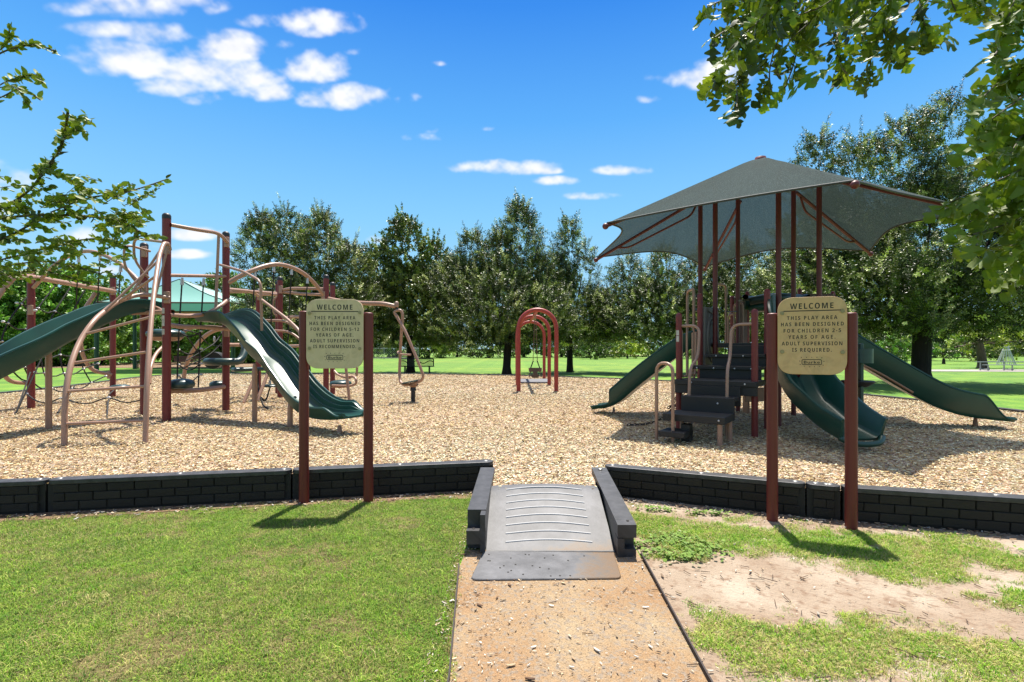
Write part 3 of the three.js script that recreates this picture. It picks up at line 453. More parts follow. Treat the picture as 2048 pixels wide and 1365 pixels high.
// ---------------------------------------------------------------- slides and posts, shared by both structures
function playPost(t, x, d, top, r = 0.066, bottom = 0, mat = M.maroon, capMat = M.cap) {  // top: height above the chips
  const y0 = FILL - 0.1, y1 = FILL + top, p = part('post', new THREE.CylinderGeometry(r, r, y1 - y0 - 0.05, 20, 1, true).translate(x, (y0 + y1 - 0.05) / 2, -d), mat, t);
  part('cap', lathe([[0.001, 0.05], [r * 0.5, 0.046], [r * 0.85, 0.03], [r * 1.03, 0.004], [r * 1.03, -0.05], [r, -0.052]], 20).translate(x, y1 - 0.05, -d), capMat, p);
  return p;
}
const ghost = (g) => g;
function sweep(path, prof, n = 60) {                       // path: world points; prof(u): closed outline [across, up] seen looking down the slide
  const c = new THREE.CatmullRomCurve3(path, false, 'centripetal'), pos = [], idx = [], uv = []; let m = 0;
  for (let k = 0; k <= n; k++) {
    const u = k / n, p = c.getPointAt(u), tg = c.getTangentAt(u), side = V(-tg.z, 0, tg.x).normalize(), up = side.clone().cross(tg).normalize(); if (up.y < 0) up.negate();
    const o = prof(u); m = o.length;
    o.forEach(([s, h], i) => { pos.push(p.x + side.x * s + up.x * h, p.y + side.y * s + up.y * h, p.z + side.z * s + up.z * h); uv.push(i / m * 2, u * 4); });
  }
  for (let k = 0; k < n; k++) for (let i = 0; i < m; i++) { const a = k * m + i, b = k * m + (i + 1) % m, cc = a + m, d = b + m; idx.push(a, cc, b, b, cc, d); }
  for (const k of [0, n]) { const o = pos.length / 3; let cx = 0, cy = 0, cz = 0; for (let i = 0; i < m; i++) { const q = (k * m + i) * 3; cx += pos[q]; cy += pos[q + 1]; cz += pos[q + 2]; } }
  const tri = (k, flip) => { const o = prof(k / n), f = THREE.ShapeUtils.triangulateShape(o.map(([a, b]) => new THREE.Vector2(a, b)), []); for (const [a, b, c2] of f) flip ? idx.push(k * m + a, k * m + c2, k * m + b) : idx.push(k * m + a, k * m + b, k * m + c2); };
  tri(0, false); tri(n, true);
  const g = new THREE.BufferGeometry(); g.setAttribute('position', new THREE.Float32BufferAttribute(pos, 3)); g.setAttribute('uv', new THREE.Float32BufferAttribute(uv, 2)); g.setIndex(idx);
  return toCreasedNormals(g, 0.75);
}
// trough outline: floor, rounded corners, walls with a rolled rim; hl, hr wall heights
function trough(w, hl, hr, th = 0.02, rim = 0.03, steps = 0) {
  const inn = [], out = [];
  const wall = (sgn, h) => { const a = []; a.push([sgn * (w - 0.09), 0.0], [sgn * (w - 0.05), 0.012], [sgn * (w - 0.02), 0.05]); if (steps) for (let k = 0; k < steps; k++) { const y = 0.05 + (h - 0.05) * (k + 0.5) / steps; a.push([sgn * (w - 0.015 + k * 0.024), y], [sgn * (w + 0.008 + k * 0.024), y + 0.008]); } a.push([sgn * (w + (steps ? steps * 0.024 - 0.015 : 0)), h - 0.012], [sgn * (w + 0.008 + (steps ? steps * 0.024 - 0.015 : 0)), h]); return a; };
  const L = wall(-1, hl), R = wall(1, hr), we = steps ? steps * 0.024 - 0.015 : 0;
  const top = [...L.slice().reverse(), ...R];
  const bot = [[w + rim + we, hr - 0.002], [w + rim + 0.004 + we, hr - 0.022], [w + th + we * 0.9, hr - 0.03], [w + th, 0.03], [w - 0.03, -th * 1.4], [-(w - 0.03), -th * 1.4], [-(w + th), 0.03], [-(w + th + we * 0.9), hl - 0.03], [-(w + rim + 0.004 + we), hl - 0.022], [-(w + rim + we), hl - 0.002]];
  return [...top, ...bot];
}
const leg = (t, x, d, top, r = 0.035, mat = M.tan) => part('slide_leg', mergeGeometries([cyl(V(x, FILL - 0.08, -d), V(x, top - 0.12, -d), r).toNonIndexed(), cyl(V(x, top - 0.12, -d), V(x, top, -d), r, r * 0.6).toNonIndexed()]), mat, t);
function podGeo(x, y, d, r, th) { return lathe([[0.001, th * 0.62], [r * 0.5, th * 0.66], [r * 0.8, th * 0.5], [r * 0.96, th * 0.3], [r, 0], [r * 0.97, -th * 0.35], [r * 0.8, -th * 0.5], [0.001, -th * 0.5]], 28).translate(x, y, -d); }
const P3 = (a) => at(a[0], a[1], a[2]);
const pix = (list) => list.map(P3);

// ---------------------------------------------------------------- climbing structure for bigger children (left)
{
  const t = thing('climbing_structure', 'large maroon and tan climbing structure with rope nets behind the left sign', 'climbing structure', V(-6.1, FILL, -9.4));
  const posts = { A: [-5.84, 8.65, 3.52], B: [-5.63, 10.07, 3.54], C: [-6.83, 9.5, 3.2], D: [-9.87, 10.5, 2.92], E: [-10.3, 13.2, 3.15], F: [-6.84, 13.8, 2.86], G: [-5.85, 12.9, 3.06], H: [-6.5, 14.2, 3.13], I: [-4.47, 12.3, 3.02], J: [-4.84, 13.8, 3.04] };
  const P = {}; for (const k in posts) P[k] = playPost(t, ...posts[k]);
  const R = (pts, r = 0.03, rad = 0.12, name = 'rail') => part(name, rail(pix(pts), r, rad), M.tan, t);
  const S = (pts, r = 0.03, name = 'rail', n = 48) => part(name, tube(pix(pts), r, n, 10), M.tan, t);
  // tags on the nearest post
  for (const [y, h] of [[622, 9], [642, 17], [664, 9]]) { const q = at(328.5, y, 8.6); const s = part('label_sticker', new THREE.CylinderGeometry(0.068, 0.068, h / FOCAL * 8.6 * 2 * 0.62, 8, 1, true, -0.8, 0.95).translate(-5.84, q.y, -8.65), M.sticker, P.A); part('print', [0, 1, 2].map((k) => new THREE.CylinderGeometry(0.0686, 0.0686, 0.006, 6, 1, true, -0.7, 0.75).translate(-5.84, q.y + (k - 1) * 0.022, -8.65)), std(col(0.3, 0.27, 0.24), 0.7), P.A); }
  // clamps where rails meet the posts
  for (const [px, py, d, k] of [[334, 498, 8.6, 'A'], [333, 596, 8.6, 'A'], [291, 505, 9.45, 'C'], [291, 578, 9.45, 'C'], [456, 486, 10.0, 'B'], [454, 664, 10.0, 'B'], [69, 558, 10.45, 'D'], [67, 621, 10.45, 'D'], [228, 583, 13.15, 'E'], [224, 750, 13.15, 'E'], [564, 580, 12.85, 'G'], [647, 592, 12.25, 'I'], [517, 594, 13.75, 'F']]) { const [x, dd] = posts[k], q = at(px, py, dd); part('clamp', new RoundedBoxGeometry(0.09, 0.2, 0.05, 1, 0.01).translate(x + 0.045 * Math.sign(q.x - x || 1), q.y, -dd + 0.06), M.tan, P[k]); }
  // twisted arch ladder in front
  S([[290, 890, 6.57], [294, 760, 6.75], [302, 640, 7.2], [313, 545, 7.85], [321, 503, 8.25], [329, 487, 8.45], [336, 489, 8.55], [339, 500, 8.62]], 0.032, 'ladder_rail', 60);
  S([[128, 895, 6.4], [130, 800, 6.48], [140, 735, 6.65], [161, 680, 6.95], [185, 645, 7.2], [206, 625, 7.5], [240, 602, 7.9], [285, 590, 8.3], [338, 596, 8.6]], 0.034, 'ladder_rail', 70);
  for (const [a, b] of [[[133, 848, 6.43], [287, 842, 6.62]], [[136, 783, 6.5], [292, 773, 6.73]], [[150, 726, 6.72], [296, 704, 6.93]], [[172, 668, 7.03], [303, 634, 7.22]], [[206, 625, 7.5], [318, 520, 8.1]], [[235, 605, 7.85], [312, 552, 7.8]], [[255, 598, 8.0], [326, 492, 8.35]]]) part('rung', cyl(P3(a), P3(b), 0.019), M.tan, t);
  part('ladder_rail', cyl(at(336, 492, 8.55), at(311, 590, 8.4), 0.018), M.tan, t);
  // rails of the triangular tower
  R([[341, 450, 8.65], [400, 461, 9.1], [438, 466, 9.7], [455, 486, 10.0]], 0.034, 0.3); R([[437, 468, 9.7], [431, 619, 9.6]], 0.026); R([[338, 551, 8.66], [452, 553, 10.05]], 0.03);
  S([[338, 630, 8.66], [380, 632, 9.1], [410, 628, 9.4], [440, 612, 9.7], [455, 600, 10.0]], 0.036); S([[337, 650, 8.66], [365, 654, 9.0], [410, 655, 9.4], [470, 660, 9.8]], 0.04);
  R([[332, 485, 8.62], [267, 477, 9.0], [267.5, 518, 9.2], [284, 543, 9.35], [297, 556, 9.45]], 0.022, 0.15); R([[300, 503, 9.4], [248, 488, 9.0], [247, 530, 9.05], [264, 555, 9.2], [281, 574, 9.35], [292, 583, 9.45]], 0.022, 0.15);
  part('platform', podGeo(-6.36, FILL + 1.5, 9.4, 0.31, 0.13), M.pod, t, 'round green standing platform between the tall posts'); part('platform_frame', lathe([[0.001, -0.14], [0.22, -0.12], [0.28, -0.06]], 24).translate(-6.36, FILL + 1.5, -9.4), M.tan, t);
  R([[262, 626, 9.0], [300, 625, 9.2], [345, 624, 8.7]], 0.04); S([[303, 612, 9.3], [315, 616, 9.2], [330, 625, 9.0]], 0.022);
  // left slide, running out of the frame
  const s1 = pix([[300, 626, 9.45], [268, 622, 9.15], [225, 630, 8.75], [175, 652, 8.3], [110, 682, 7.75], [40, 722, 7.25], [-60, 775, 6.75], [-170, 822, 6.3], [-290, 852, 5.9], [-380, 868, 5.65]]);
  part('slide', sweep(s1, (u) => { const h = mix(0.15, 0.215, smooth(0, 0.25, u)) * mix(1, 0.5, smooth(0.85, 1, u)); return trough(0.25, h * 1.25, h, 0.02, 0.035); }, 70), M.green, t, 'long green slide dropping out of view at the left edge');
  leg(t, -7.0, 7.73, FILL + 1.24, 0.042); leg(t, -7.62, 6.0, FILL + 0.3, 0.042);
  // wave slide on the right
  const s2 = pix([[414, 642, 9.75], [432, 641, 9.6], [466, 648, 9.35], [496, 676, 9.05], [520, 708, 8.8], [545, 731, 8.6], [570, 766, 8.35], [596, 801, 8.1], [618, 821, 7.88], [648, 832, 7.6], [682, 834, 7.35], [708, 832, 7.2]]);
  part('slide', sweep(s2, (u) => { const h = mix(0.13, 0.3, smooth(0, 0.2, u)) * mix(1, 0.72, smooth(0.72, 0.9, u)) * mix(1, 0.18, smooth(0.93, 1, u)); return trough(mix(0.21, 0.19, u), h * 1.05, h * 0.75, 0.02, 0.025, 3); }, 90), M.green, t, 'green wave slide with ribbed sides ending at the left sign');
  leg(t, -4.29, 8.53, FILL + 0.98, 0.042); leg(t, -3.46, 7.98, FILL + 0.42, 0.042); leg(t, -2.48, 7.36, FILL + 0.12, 0.042);
  R([[440, 530, 9.6], [486, 543, 9.2], [521, 563, 8.9], [523, 662, 8.95]], 0.024, 0.14, 'handrail'); R([[523, 600, 8.9], [575, 639, 8.5], [601, 664, 8.25], [602, 742, 8.3]], 0.024, 0.16, 'handrail'); R([[525, 641, 11], [574, 642, 10.9], [602, 668, 10.8]], 0.026, 0.2); R([[524, 661, 11.2], [580, 663, 11.1], [612, 690, 11]], 0.026, 0.2);
  // left arch, beam and cargo net
  S([[66, 576, 10.45], [104, 535, 10.35], [140, 511, 10.2], [180, 503, 10], [227, 520, 9.8], [262, 547, 9.6], [292, 580, 9.5]], 0.036, 'arch');
  R([[30, 553, 9.9], [66, 555, 10.5], [228, 583, 13.2]], 0.055, 0.05, 'beam'); S([[-60, 690, 9.5], [-20, 620, 9.6], [5, 580, 9.75], [30, 553, 9.9]], 0.045, 'net_frame'); S([[-20, 700, 9.6], [2, 742, 9.7], [20, 762, 10], [52, 767, 10.45]], 0.04, 'net_frame');
  S([[190, 586, 12.6], [164, 630, 12.4], [160, 680, 12.4], [166, 712, 12.5], [185, 740, 12.8], [222, 750, 13.15]], 0.045, 'net_frame');
  const netRope = (pts, r = 0.014) => part('rope', tube(pts, r, 24, 6), M.rope, t);
  const topE = (u) => at(mix(72, 222, u), mix(566, 588, u), mix(10.7, 13.0, u)), midE = (u) => at(mix(30, 222, u), mix(735, 752, u) + 34 * Math.sin(Math.PI * u), mix(10.2, 12.6, u)), clips = [];
  const net = (u, v) => topE(u).lerp(midE(u), v).add(V(0, -0.12 * Math.sin(Math.PI * v) , 0.55 * Math.sin(Math.PI * v * 0.9)));
  for (const u of [0.05, 0.25, 0.45, 0.65, 0.85]) netRope([0, 0.2, 0.4, 0.6, 0.8, 1].map((v) => net(u, v)));
  for (const v of [0.22, 0.42, 0.62, 0.82, 1]) { const l = []; for (const u of [0.0, 0.05, 0.15, 0.25, 0.35, 0.45, 0.55, 0.65, 0.75, 0.85, 1]) { const q = net(u, v); if ([0.15, 0.35, 0.55, 0.75].includes(u)) q.y -= 0.06; else clips.push(q); l.push(q); } netRope(l); }
  for (const [a, b] of [[[95, 690, 10.4], [30, 830, 9.5]], [[60, 745, 10.3], [30, 830, 9.5]], [[150, 770, 11], [100, 850, 9]], [[217, 790, 12], [213, 838, 8.98]], [[228, 780, 13], [217, 790, 11]]]) netRope([P3(a), P3(b)], 0.014);
  netRope(pix([[52, 788, 9.9], [72, 802, 9.8], [95, 806, 9.7], [122, 797, 9.6], [150, 805, 9.4], [175, 808, 9.4], [217, 796, 9.4], [250, 806, 9.4], [284, 800, 9.5]]), 0.013);
  for (const q of [[52, 788, 9.9], [122, 797, 9.6], [217, 796, 9.4], [70, 621, 10.3], [70, 745, 10.2]]) clips.push(P3(q));
  for (const q of clips) part('net_clip', ball(q, 0.03, 1.4, 0.8, 0.8, 8), M.clip, t);
  // hanging ropes
  const hang = (px, top, bot, d, d2 = d) => { netRope([at(px, top, d), at(px - (bot - top) * 0.03, mix(top, bot, 0.5), mix(d, d2, 0.5)), at(px - (bot - top) * 0.05, bot, d2)], 0.013); const q = at(px, top, d); part('rope_socket', cyl(q, q.clone().add(V(-0.004, -0.13, 0)), 0.02, 0.032), M.clip, t); };
  hang(157, 512, 640, 10.15, 11); hang(200, 509, 640, 9.95, 11); hang(241, 530, 640, 9.72, 11);
  hang(364, 556, 770, 9.2); hang(407, 557, 775, 9.6); hang(510, 541, 690, 10.4); hang(548, 532, 690, 10.8); hang(583, 538, 700, 11.2); hang(615, 556, 700, 11.7);
  for (const [y, s] of [[665, 8], [700, 9], [730, 10], [752, 11]]) { netRope(pix([[357 - (y - 690) * 0.03, y, 9.3], [370, y + s * 0.8, 9.4], [382, y + s, 9.4], [402 - (y - 690) * 0.05, y - 2, 9.55]]), 0.012); for (const q of [[357, y, 9.28], [402, y - 2, 9.53]]) part('net_clip', ball(P3(q), 0.026, 1.4, 0.8, 0.8, 8), M.clip, t); }
  for (const l of [[[364, 660, 9.6], [395, 668, 10.3], [420, 690, 10.8], [446, 693, 11]], [[446, 660, 11], [430, 685, 10.6], [405, 702, 10.2], [372, 722, 9.8]], [[460, 668, 10.6], [440, 690, 10.5], [415, 712, 10.2], [360, 740, 9.7]], [[364, 662, 9.5], [385, 690, 10], [400, 712, 10.2]]]) netRope(pix(l), 0.011);
  // arched climber behind the tower
  S([[366, 770, 11.5], [370, 738, 11.5], [383, 706, 11.4], [406, 676, 11.2], [428, 662, 11.1], [450, 657, 11]], 0.042, 'arch'); S([[362, 668, 10.6], [378, 658, 10.7], [400, 654, 10.8], [455, 657, 10.9]], 0.035, 'arch'); R([[335, 782, 8.8], [385, 782, 9.3], [430, 777, 9.8], [448, 774, 10]], 0.045, 0.3, 'beam'); S([[298, 768, 10], [301, 735, 10.2], [312, 708, 10.6], [330, 690, 11]], 0.035, 'arch');
  part('hanging_tag', ball(at(428, 679, 10.4), 0.04, 0.6, 1.6, 0.5, 8), M.clip, t);
  // right arch and overhead bars
  S([[455, 566, 10.07], [500, 543, 10.3], [550, 529, 10.8], [590, 538, 11.3], [620, 558, 11.8], [650, 594, 12.3]], 0.045, 'arch');
  for (const l of [[[455, 579, 10.07], [500, 583, 11.5], [517, 592, 13.7]], [[455, 583, 10.07], [510, 584, 12], [553, 587, 14.1]], [[524, 589, 13.7], [560, 590, 13]], [[564, 581, 12.9], [580, 577, 12.7], [648, 578, 12.4]], [[564, 584, 12.9], [600, 588, 12.6], [648, 590, 12.3]], [[454, 690, 10.07], [495, 690, 10.8]], [[565, 636, 12.9], [607, 633, 12.2]], [[565, 693, 12.9], [606, 692, 12.2]]]) R(l, 0.036, 0.25, 'overhead_bar');
  R([[556, 593, 12.9], [546, 599, 12.85], [546, 626, 12.85], [556, 634, 12.9]], 0.022, 0.1);
  // leaning poles and low loops
  for (const [a, b] of [[[487, 806, 10.2], [512, 748, 10.6]], [[514, 802, 10.4], [542, 730, 10.9]], [[699, 806, 11.8], [690, 720, 11.9]], [[713, 752, 13.4], [714, 735, 13.4]]]) part('pole', cyl(P3(a), P3(b), 0.033), M.tan, t);
  S([[668, 742, 13.4], [676, 750, 13.3], [690, 755, 13.2], [700, 756, 13.1]], 0.03); S([[696, 754, 12.6], [707, 754, 12.5], [712, 760, 12.4], [711, 768, 12.4], [700, 772, 12.4], [664, 772, 12.5]], 0.03);
  // stepping pods
  const pod = (px, py, d, r, th = 0.12, under) => { const q = at(px, py, d), m = part('stepping_pod', podGeo(q.x, q.y, d, r, th), M.pod, t); if (under) part('pod_plate', lathe([[0.001, -0.06], [r * 0.8, -0.06], [r * 0.98, -0.03]], 20).translate(q.x, q.y - 0.03, -d), M.tanDeep, m); };
  pod(362, 769, 8.95, 0.21, 0.14); pod(436, 770, 10.25, 0.16); pod(240, 775, 13.0, 0.22, 0.1); pod(681, 768, 12.9, 0.27, 0.14, true); 
  { const a = at(464, 739, 11.8), b = at(536, 739, 12.4); part('balance_beam', new RoundedBoxGeometry(a.distanceTo(b), 0.09, 0.26, 3, 0.04).rotateY(-Math.atan2(b.z - a.z, b.x - a.x)).translate((a.x + b.x) / 2, (a.y + b.y) / 2, (a.z + b.z) / 2), M.pod, t); }
  { const q = at(540, 772, 10.9); part('disc_seat', lathe([[0.001, 0.02], [0.16, 0.025], [0.19, 0.0], [0.18, -0.02], [0.001, -0.03]], 24).translate(q.x, q.y, q.z), M.pod, t); netRope([at(541, 740, 10.9), q], 0.014); netRope(pix([[540, 775, 10.9], [530, 802, 10.7], [521, 795, 10.5], [527, 812, 10.4], [545, 822, 10.3]]), 0.018); netRope(pix([[516, 740, 10.8], [516, 770, 10.8], [520, 795, 10.6]]), 0.016); part('rope_socket', cyl(at(539, 768, 10.9), at(540, 760, 10.9), 0.03, 0.02), M.sticker, t); }
  // curled step round the right-hand tall post
  { const c = V(-5.63, 0, -10.07), g = []; for (let k = 0; k <= 14; k++) { const a = mix(3.5, 7.2, k / 14), y = FILL + 0.98 + 0.34 * smooth(0.62, 1, k / 14); g.push(V(c.x + 0.33 * Math.cos(a), y, c.z - 0.33 * Math.sin(a))); } part('curled_step', tube(g, 0.07, 50, 12), M.pod, t, 'curled green step wrapped round the right tall post'); part('curled_step', [ball(g[0], 0.07), ball(g[14], 0.07)], M.pod, t); }
  { const q = at(430, 721, 10.55); part('drum', new THREE.CylinderGeometry(0.17, 0.17, 0.5, 24).rotateX(Math.PI / 2).rotateY(0.35).translate(q.x, q.y, q.z), std(col(0.028, 0.022, 0.018), 0.5), t); }
  // swing arm that carries the spinner
  S([[656, 598, 12.3], [690, 604, 12.1], [735, 607, 11.9], [765, 608, 11.8], [791, 613, 11.8]], 0.05, 'spinner_arm'); part('arm_end', lathe([[0.001, 0.07], [0.035, 0.06], [0.05, 0.03], [0.05, -0.05], [0.03, -0.07]], 16).translate(...at(793, 609, 11.8).toArray()), M.tan, t);
}
{ // the standing spinner
  const D = 11.8, t = thing('standing_spinner', 'tan triangular standing spinner on a short black foot, right of the left sign', 'spinner', V(-2.28, FILL, -D)), q = (x, y, d = D) => at(x, y, d);
  part('loop_frame', tube(pix([[789, 625, D], [793, 621.5, D], [801, 621.5, D], [804.5, 628, D], [803, 660, D + 0.05], [800.5, 705, D + 0.2], [799, 752, D + 0.22], [801, 764, D + 0.15], [809, 770, D], [826, 768, D - 0.1], [841, 762, D - 0.15], [846, 754, D - 0.2], [843, 742, D - 0.2], [826, 700, D - 0.15], [810, 663, D - 0.1], [795, 636, D]]), 0.034, 120, 10, true), M.tan, t);
  part('hand_loop', tube(pix([[822, 710, D - 0.16], [805, 709, D - 0.05], [797, 707, D + 0.05], [796, 704, D + 0.2], [801, 702, D + 0.22]]), 0.02, 30, 8), M.tan, t);
  part('foot_disc', new THREE.CylinderGeometry(0.24, 0.24, 0.025, 28).rotateZ(0.2).translate(...q(823, 763.5).toArray()), M.pod, t); part('disc_bracket', lathe([[0.001, 0.02], [0.14, 0.0], [0.06, -0.07], [0.001, -0.075]], 16).translate(...q(826, 769).toArray()), M.tanDeep, t);
  part('foot_post', [cyl(V(-2.28, FILL - 0.05, -D), V(-2.28, FILL + 0.27, -D), 0.05), cyl(V(-2.28, FILL + 0.27, -D), V(-2.28, FILL + 0.36, -D), 0.072, 0.06)], M.cap, t);
  part('pivot', cyl(q(793, 616), q(796, 622), 0.025), M.cap, t);
}
// ---------------------------------------------------------------- arch swing
{
  const t = thing('arch_swing', 'red triple arch swing frame in the middle of the wood chips', 'swing set', V(0.73, FILL, -14.8));
  for (const [d, xl, xr] of [[14.8, 0.19, 1.28], [17.6, 0.19, 1.28], [21.0, 0.2, 1.32]]) { const pts = [V(xl, FILL - 0.1, -d)], w = (xr - xl) / 2, xc = (xl + xr) / 2, top = 2.37; pts.push(V(xl, FILL + 0.8, -d)); for (let k = 0; k <= 12; k++) { const a = Math.PI * (1 - k / 12); pts.push(V(xc + w * Math.cos(a), FILL + top - w + w * Math.sin(a), -d)); } pts.push(V(xr, FILL + 0.8, -d), V(xr, FILL - 0.1, -d)); part('arch', tube(pts, 0.062, 90, 14), M.red, t); }
  part('top_beam', cyl(V(0.735, FILL + 2.36, -14.86), V(0.74, FILL + 2.36, -20.95), 0.05), M.red, t);
  for (const dx of [0, 0.05]) part('hanger', cyl(V(0.735, FILL + 2.32, -16.05 - dx * 6), V(0.735, FILL + 2.2, -16.05 - dx * 6), 0.03), M.tanDeep, t);
  // chains: separate links
  const link = new THREE.TorusGeometry(0.022, 0.006, 6, 10).scale(0.65, 1.25, 1);
  const s = thing('bucket_swing', 'brown bucket toddler swing seat hanging on chains under the red arches', 'swing seat', V(0.735, FILL + 0.6, -16.2));
  const lk = []; for (const sx of [-1, 1]) for (let k = 0; k < 36; k++) lk.push(link.clone().rotateY(k % 2 ? Math.PI / 2 : 0).translate(0.735 + sx * 0.05 * k / 36 + sx * 0.012, FILL + 2.22 - k * 0.038, -16.2 + sx * 0.15)); part('chain', lk, std(col(0.25, 0.15, 0.09), 0.5, { metalness: 0.4 }), s);
  part('strap', [[-1, -1], [1, -1], [-1, 1], [1, 1]].map(([a, b]) => cyl(V(0.735 + a * 0.06, FILL + 0.87, -16.2 + b * 0.15), V(0.735 + a * 0.15, FILL + 0.62, -16.2 + b * 0.12), 0.012)), M.rope, s);
  part('bucket', toCreasedNormals(mergeGeometries([lathe([[0.2, 0.62], [0.215, 0.62], [0.2, 0.5], [0.19, 0.5], [0.2, 0.62]], 24).scale(1, 1, 0.8), lathe([[0.001, 0.3], [0.1, 0.31], [0.13, 0.36], [0.12, 0.42], [0.001, 0.42]], 20).scale(1, 1, 0.8), new RoundedBoxGeometry(0.13, 0.26, 0.03, 2, 0.01).translate(0, 0.46, 0.15), new RoundedBoxGeometry(0.13, 0.26, 0.03, 2, 0.01).translate(0, 0.46, -0.15), new RoundedBoxGeometry(0.03, 0.26, 0.1, 2, 0.01).rotateZ(0.25).translate(0.16, 0.46, 0), new RoundedBoxGeometry(0.03, 0.26, 0.1, 2, 0.01).rotateZ(-0.25).translate(-0.16, 0.46, 0)].map((x) => { const y = x.index ? x.toNonIndexed() : x; return y; })), 0.6).translate(0.735, FILL + 0.02, -16.2), std(col(0.1, 0.06, 0.04), 0.55), s);
  const m = thing('wear_mat', 'flat grey rubber wear mat under the red swing arches', 'mat', V(0.78, FILL, -19.2)); part('mat_sheet', new RoundedBoxGeometry(1.25, 0.07, 1.9, 2, 0.02).translate(0.8, FILL + 0.04, -19.3), std(col(0.22, 0.22, 0.24), 0.7, { map: speck }), m);
}
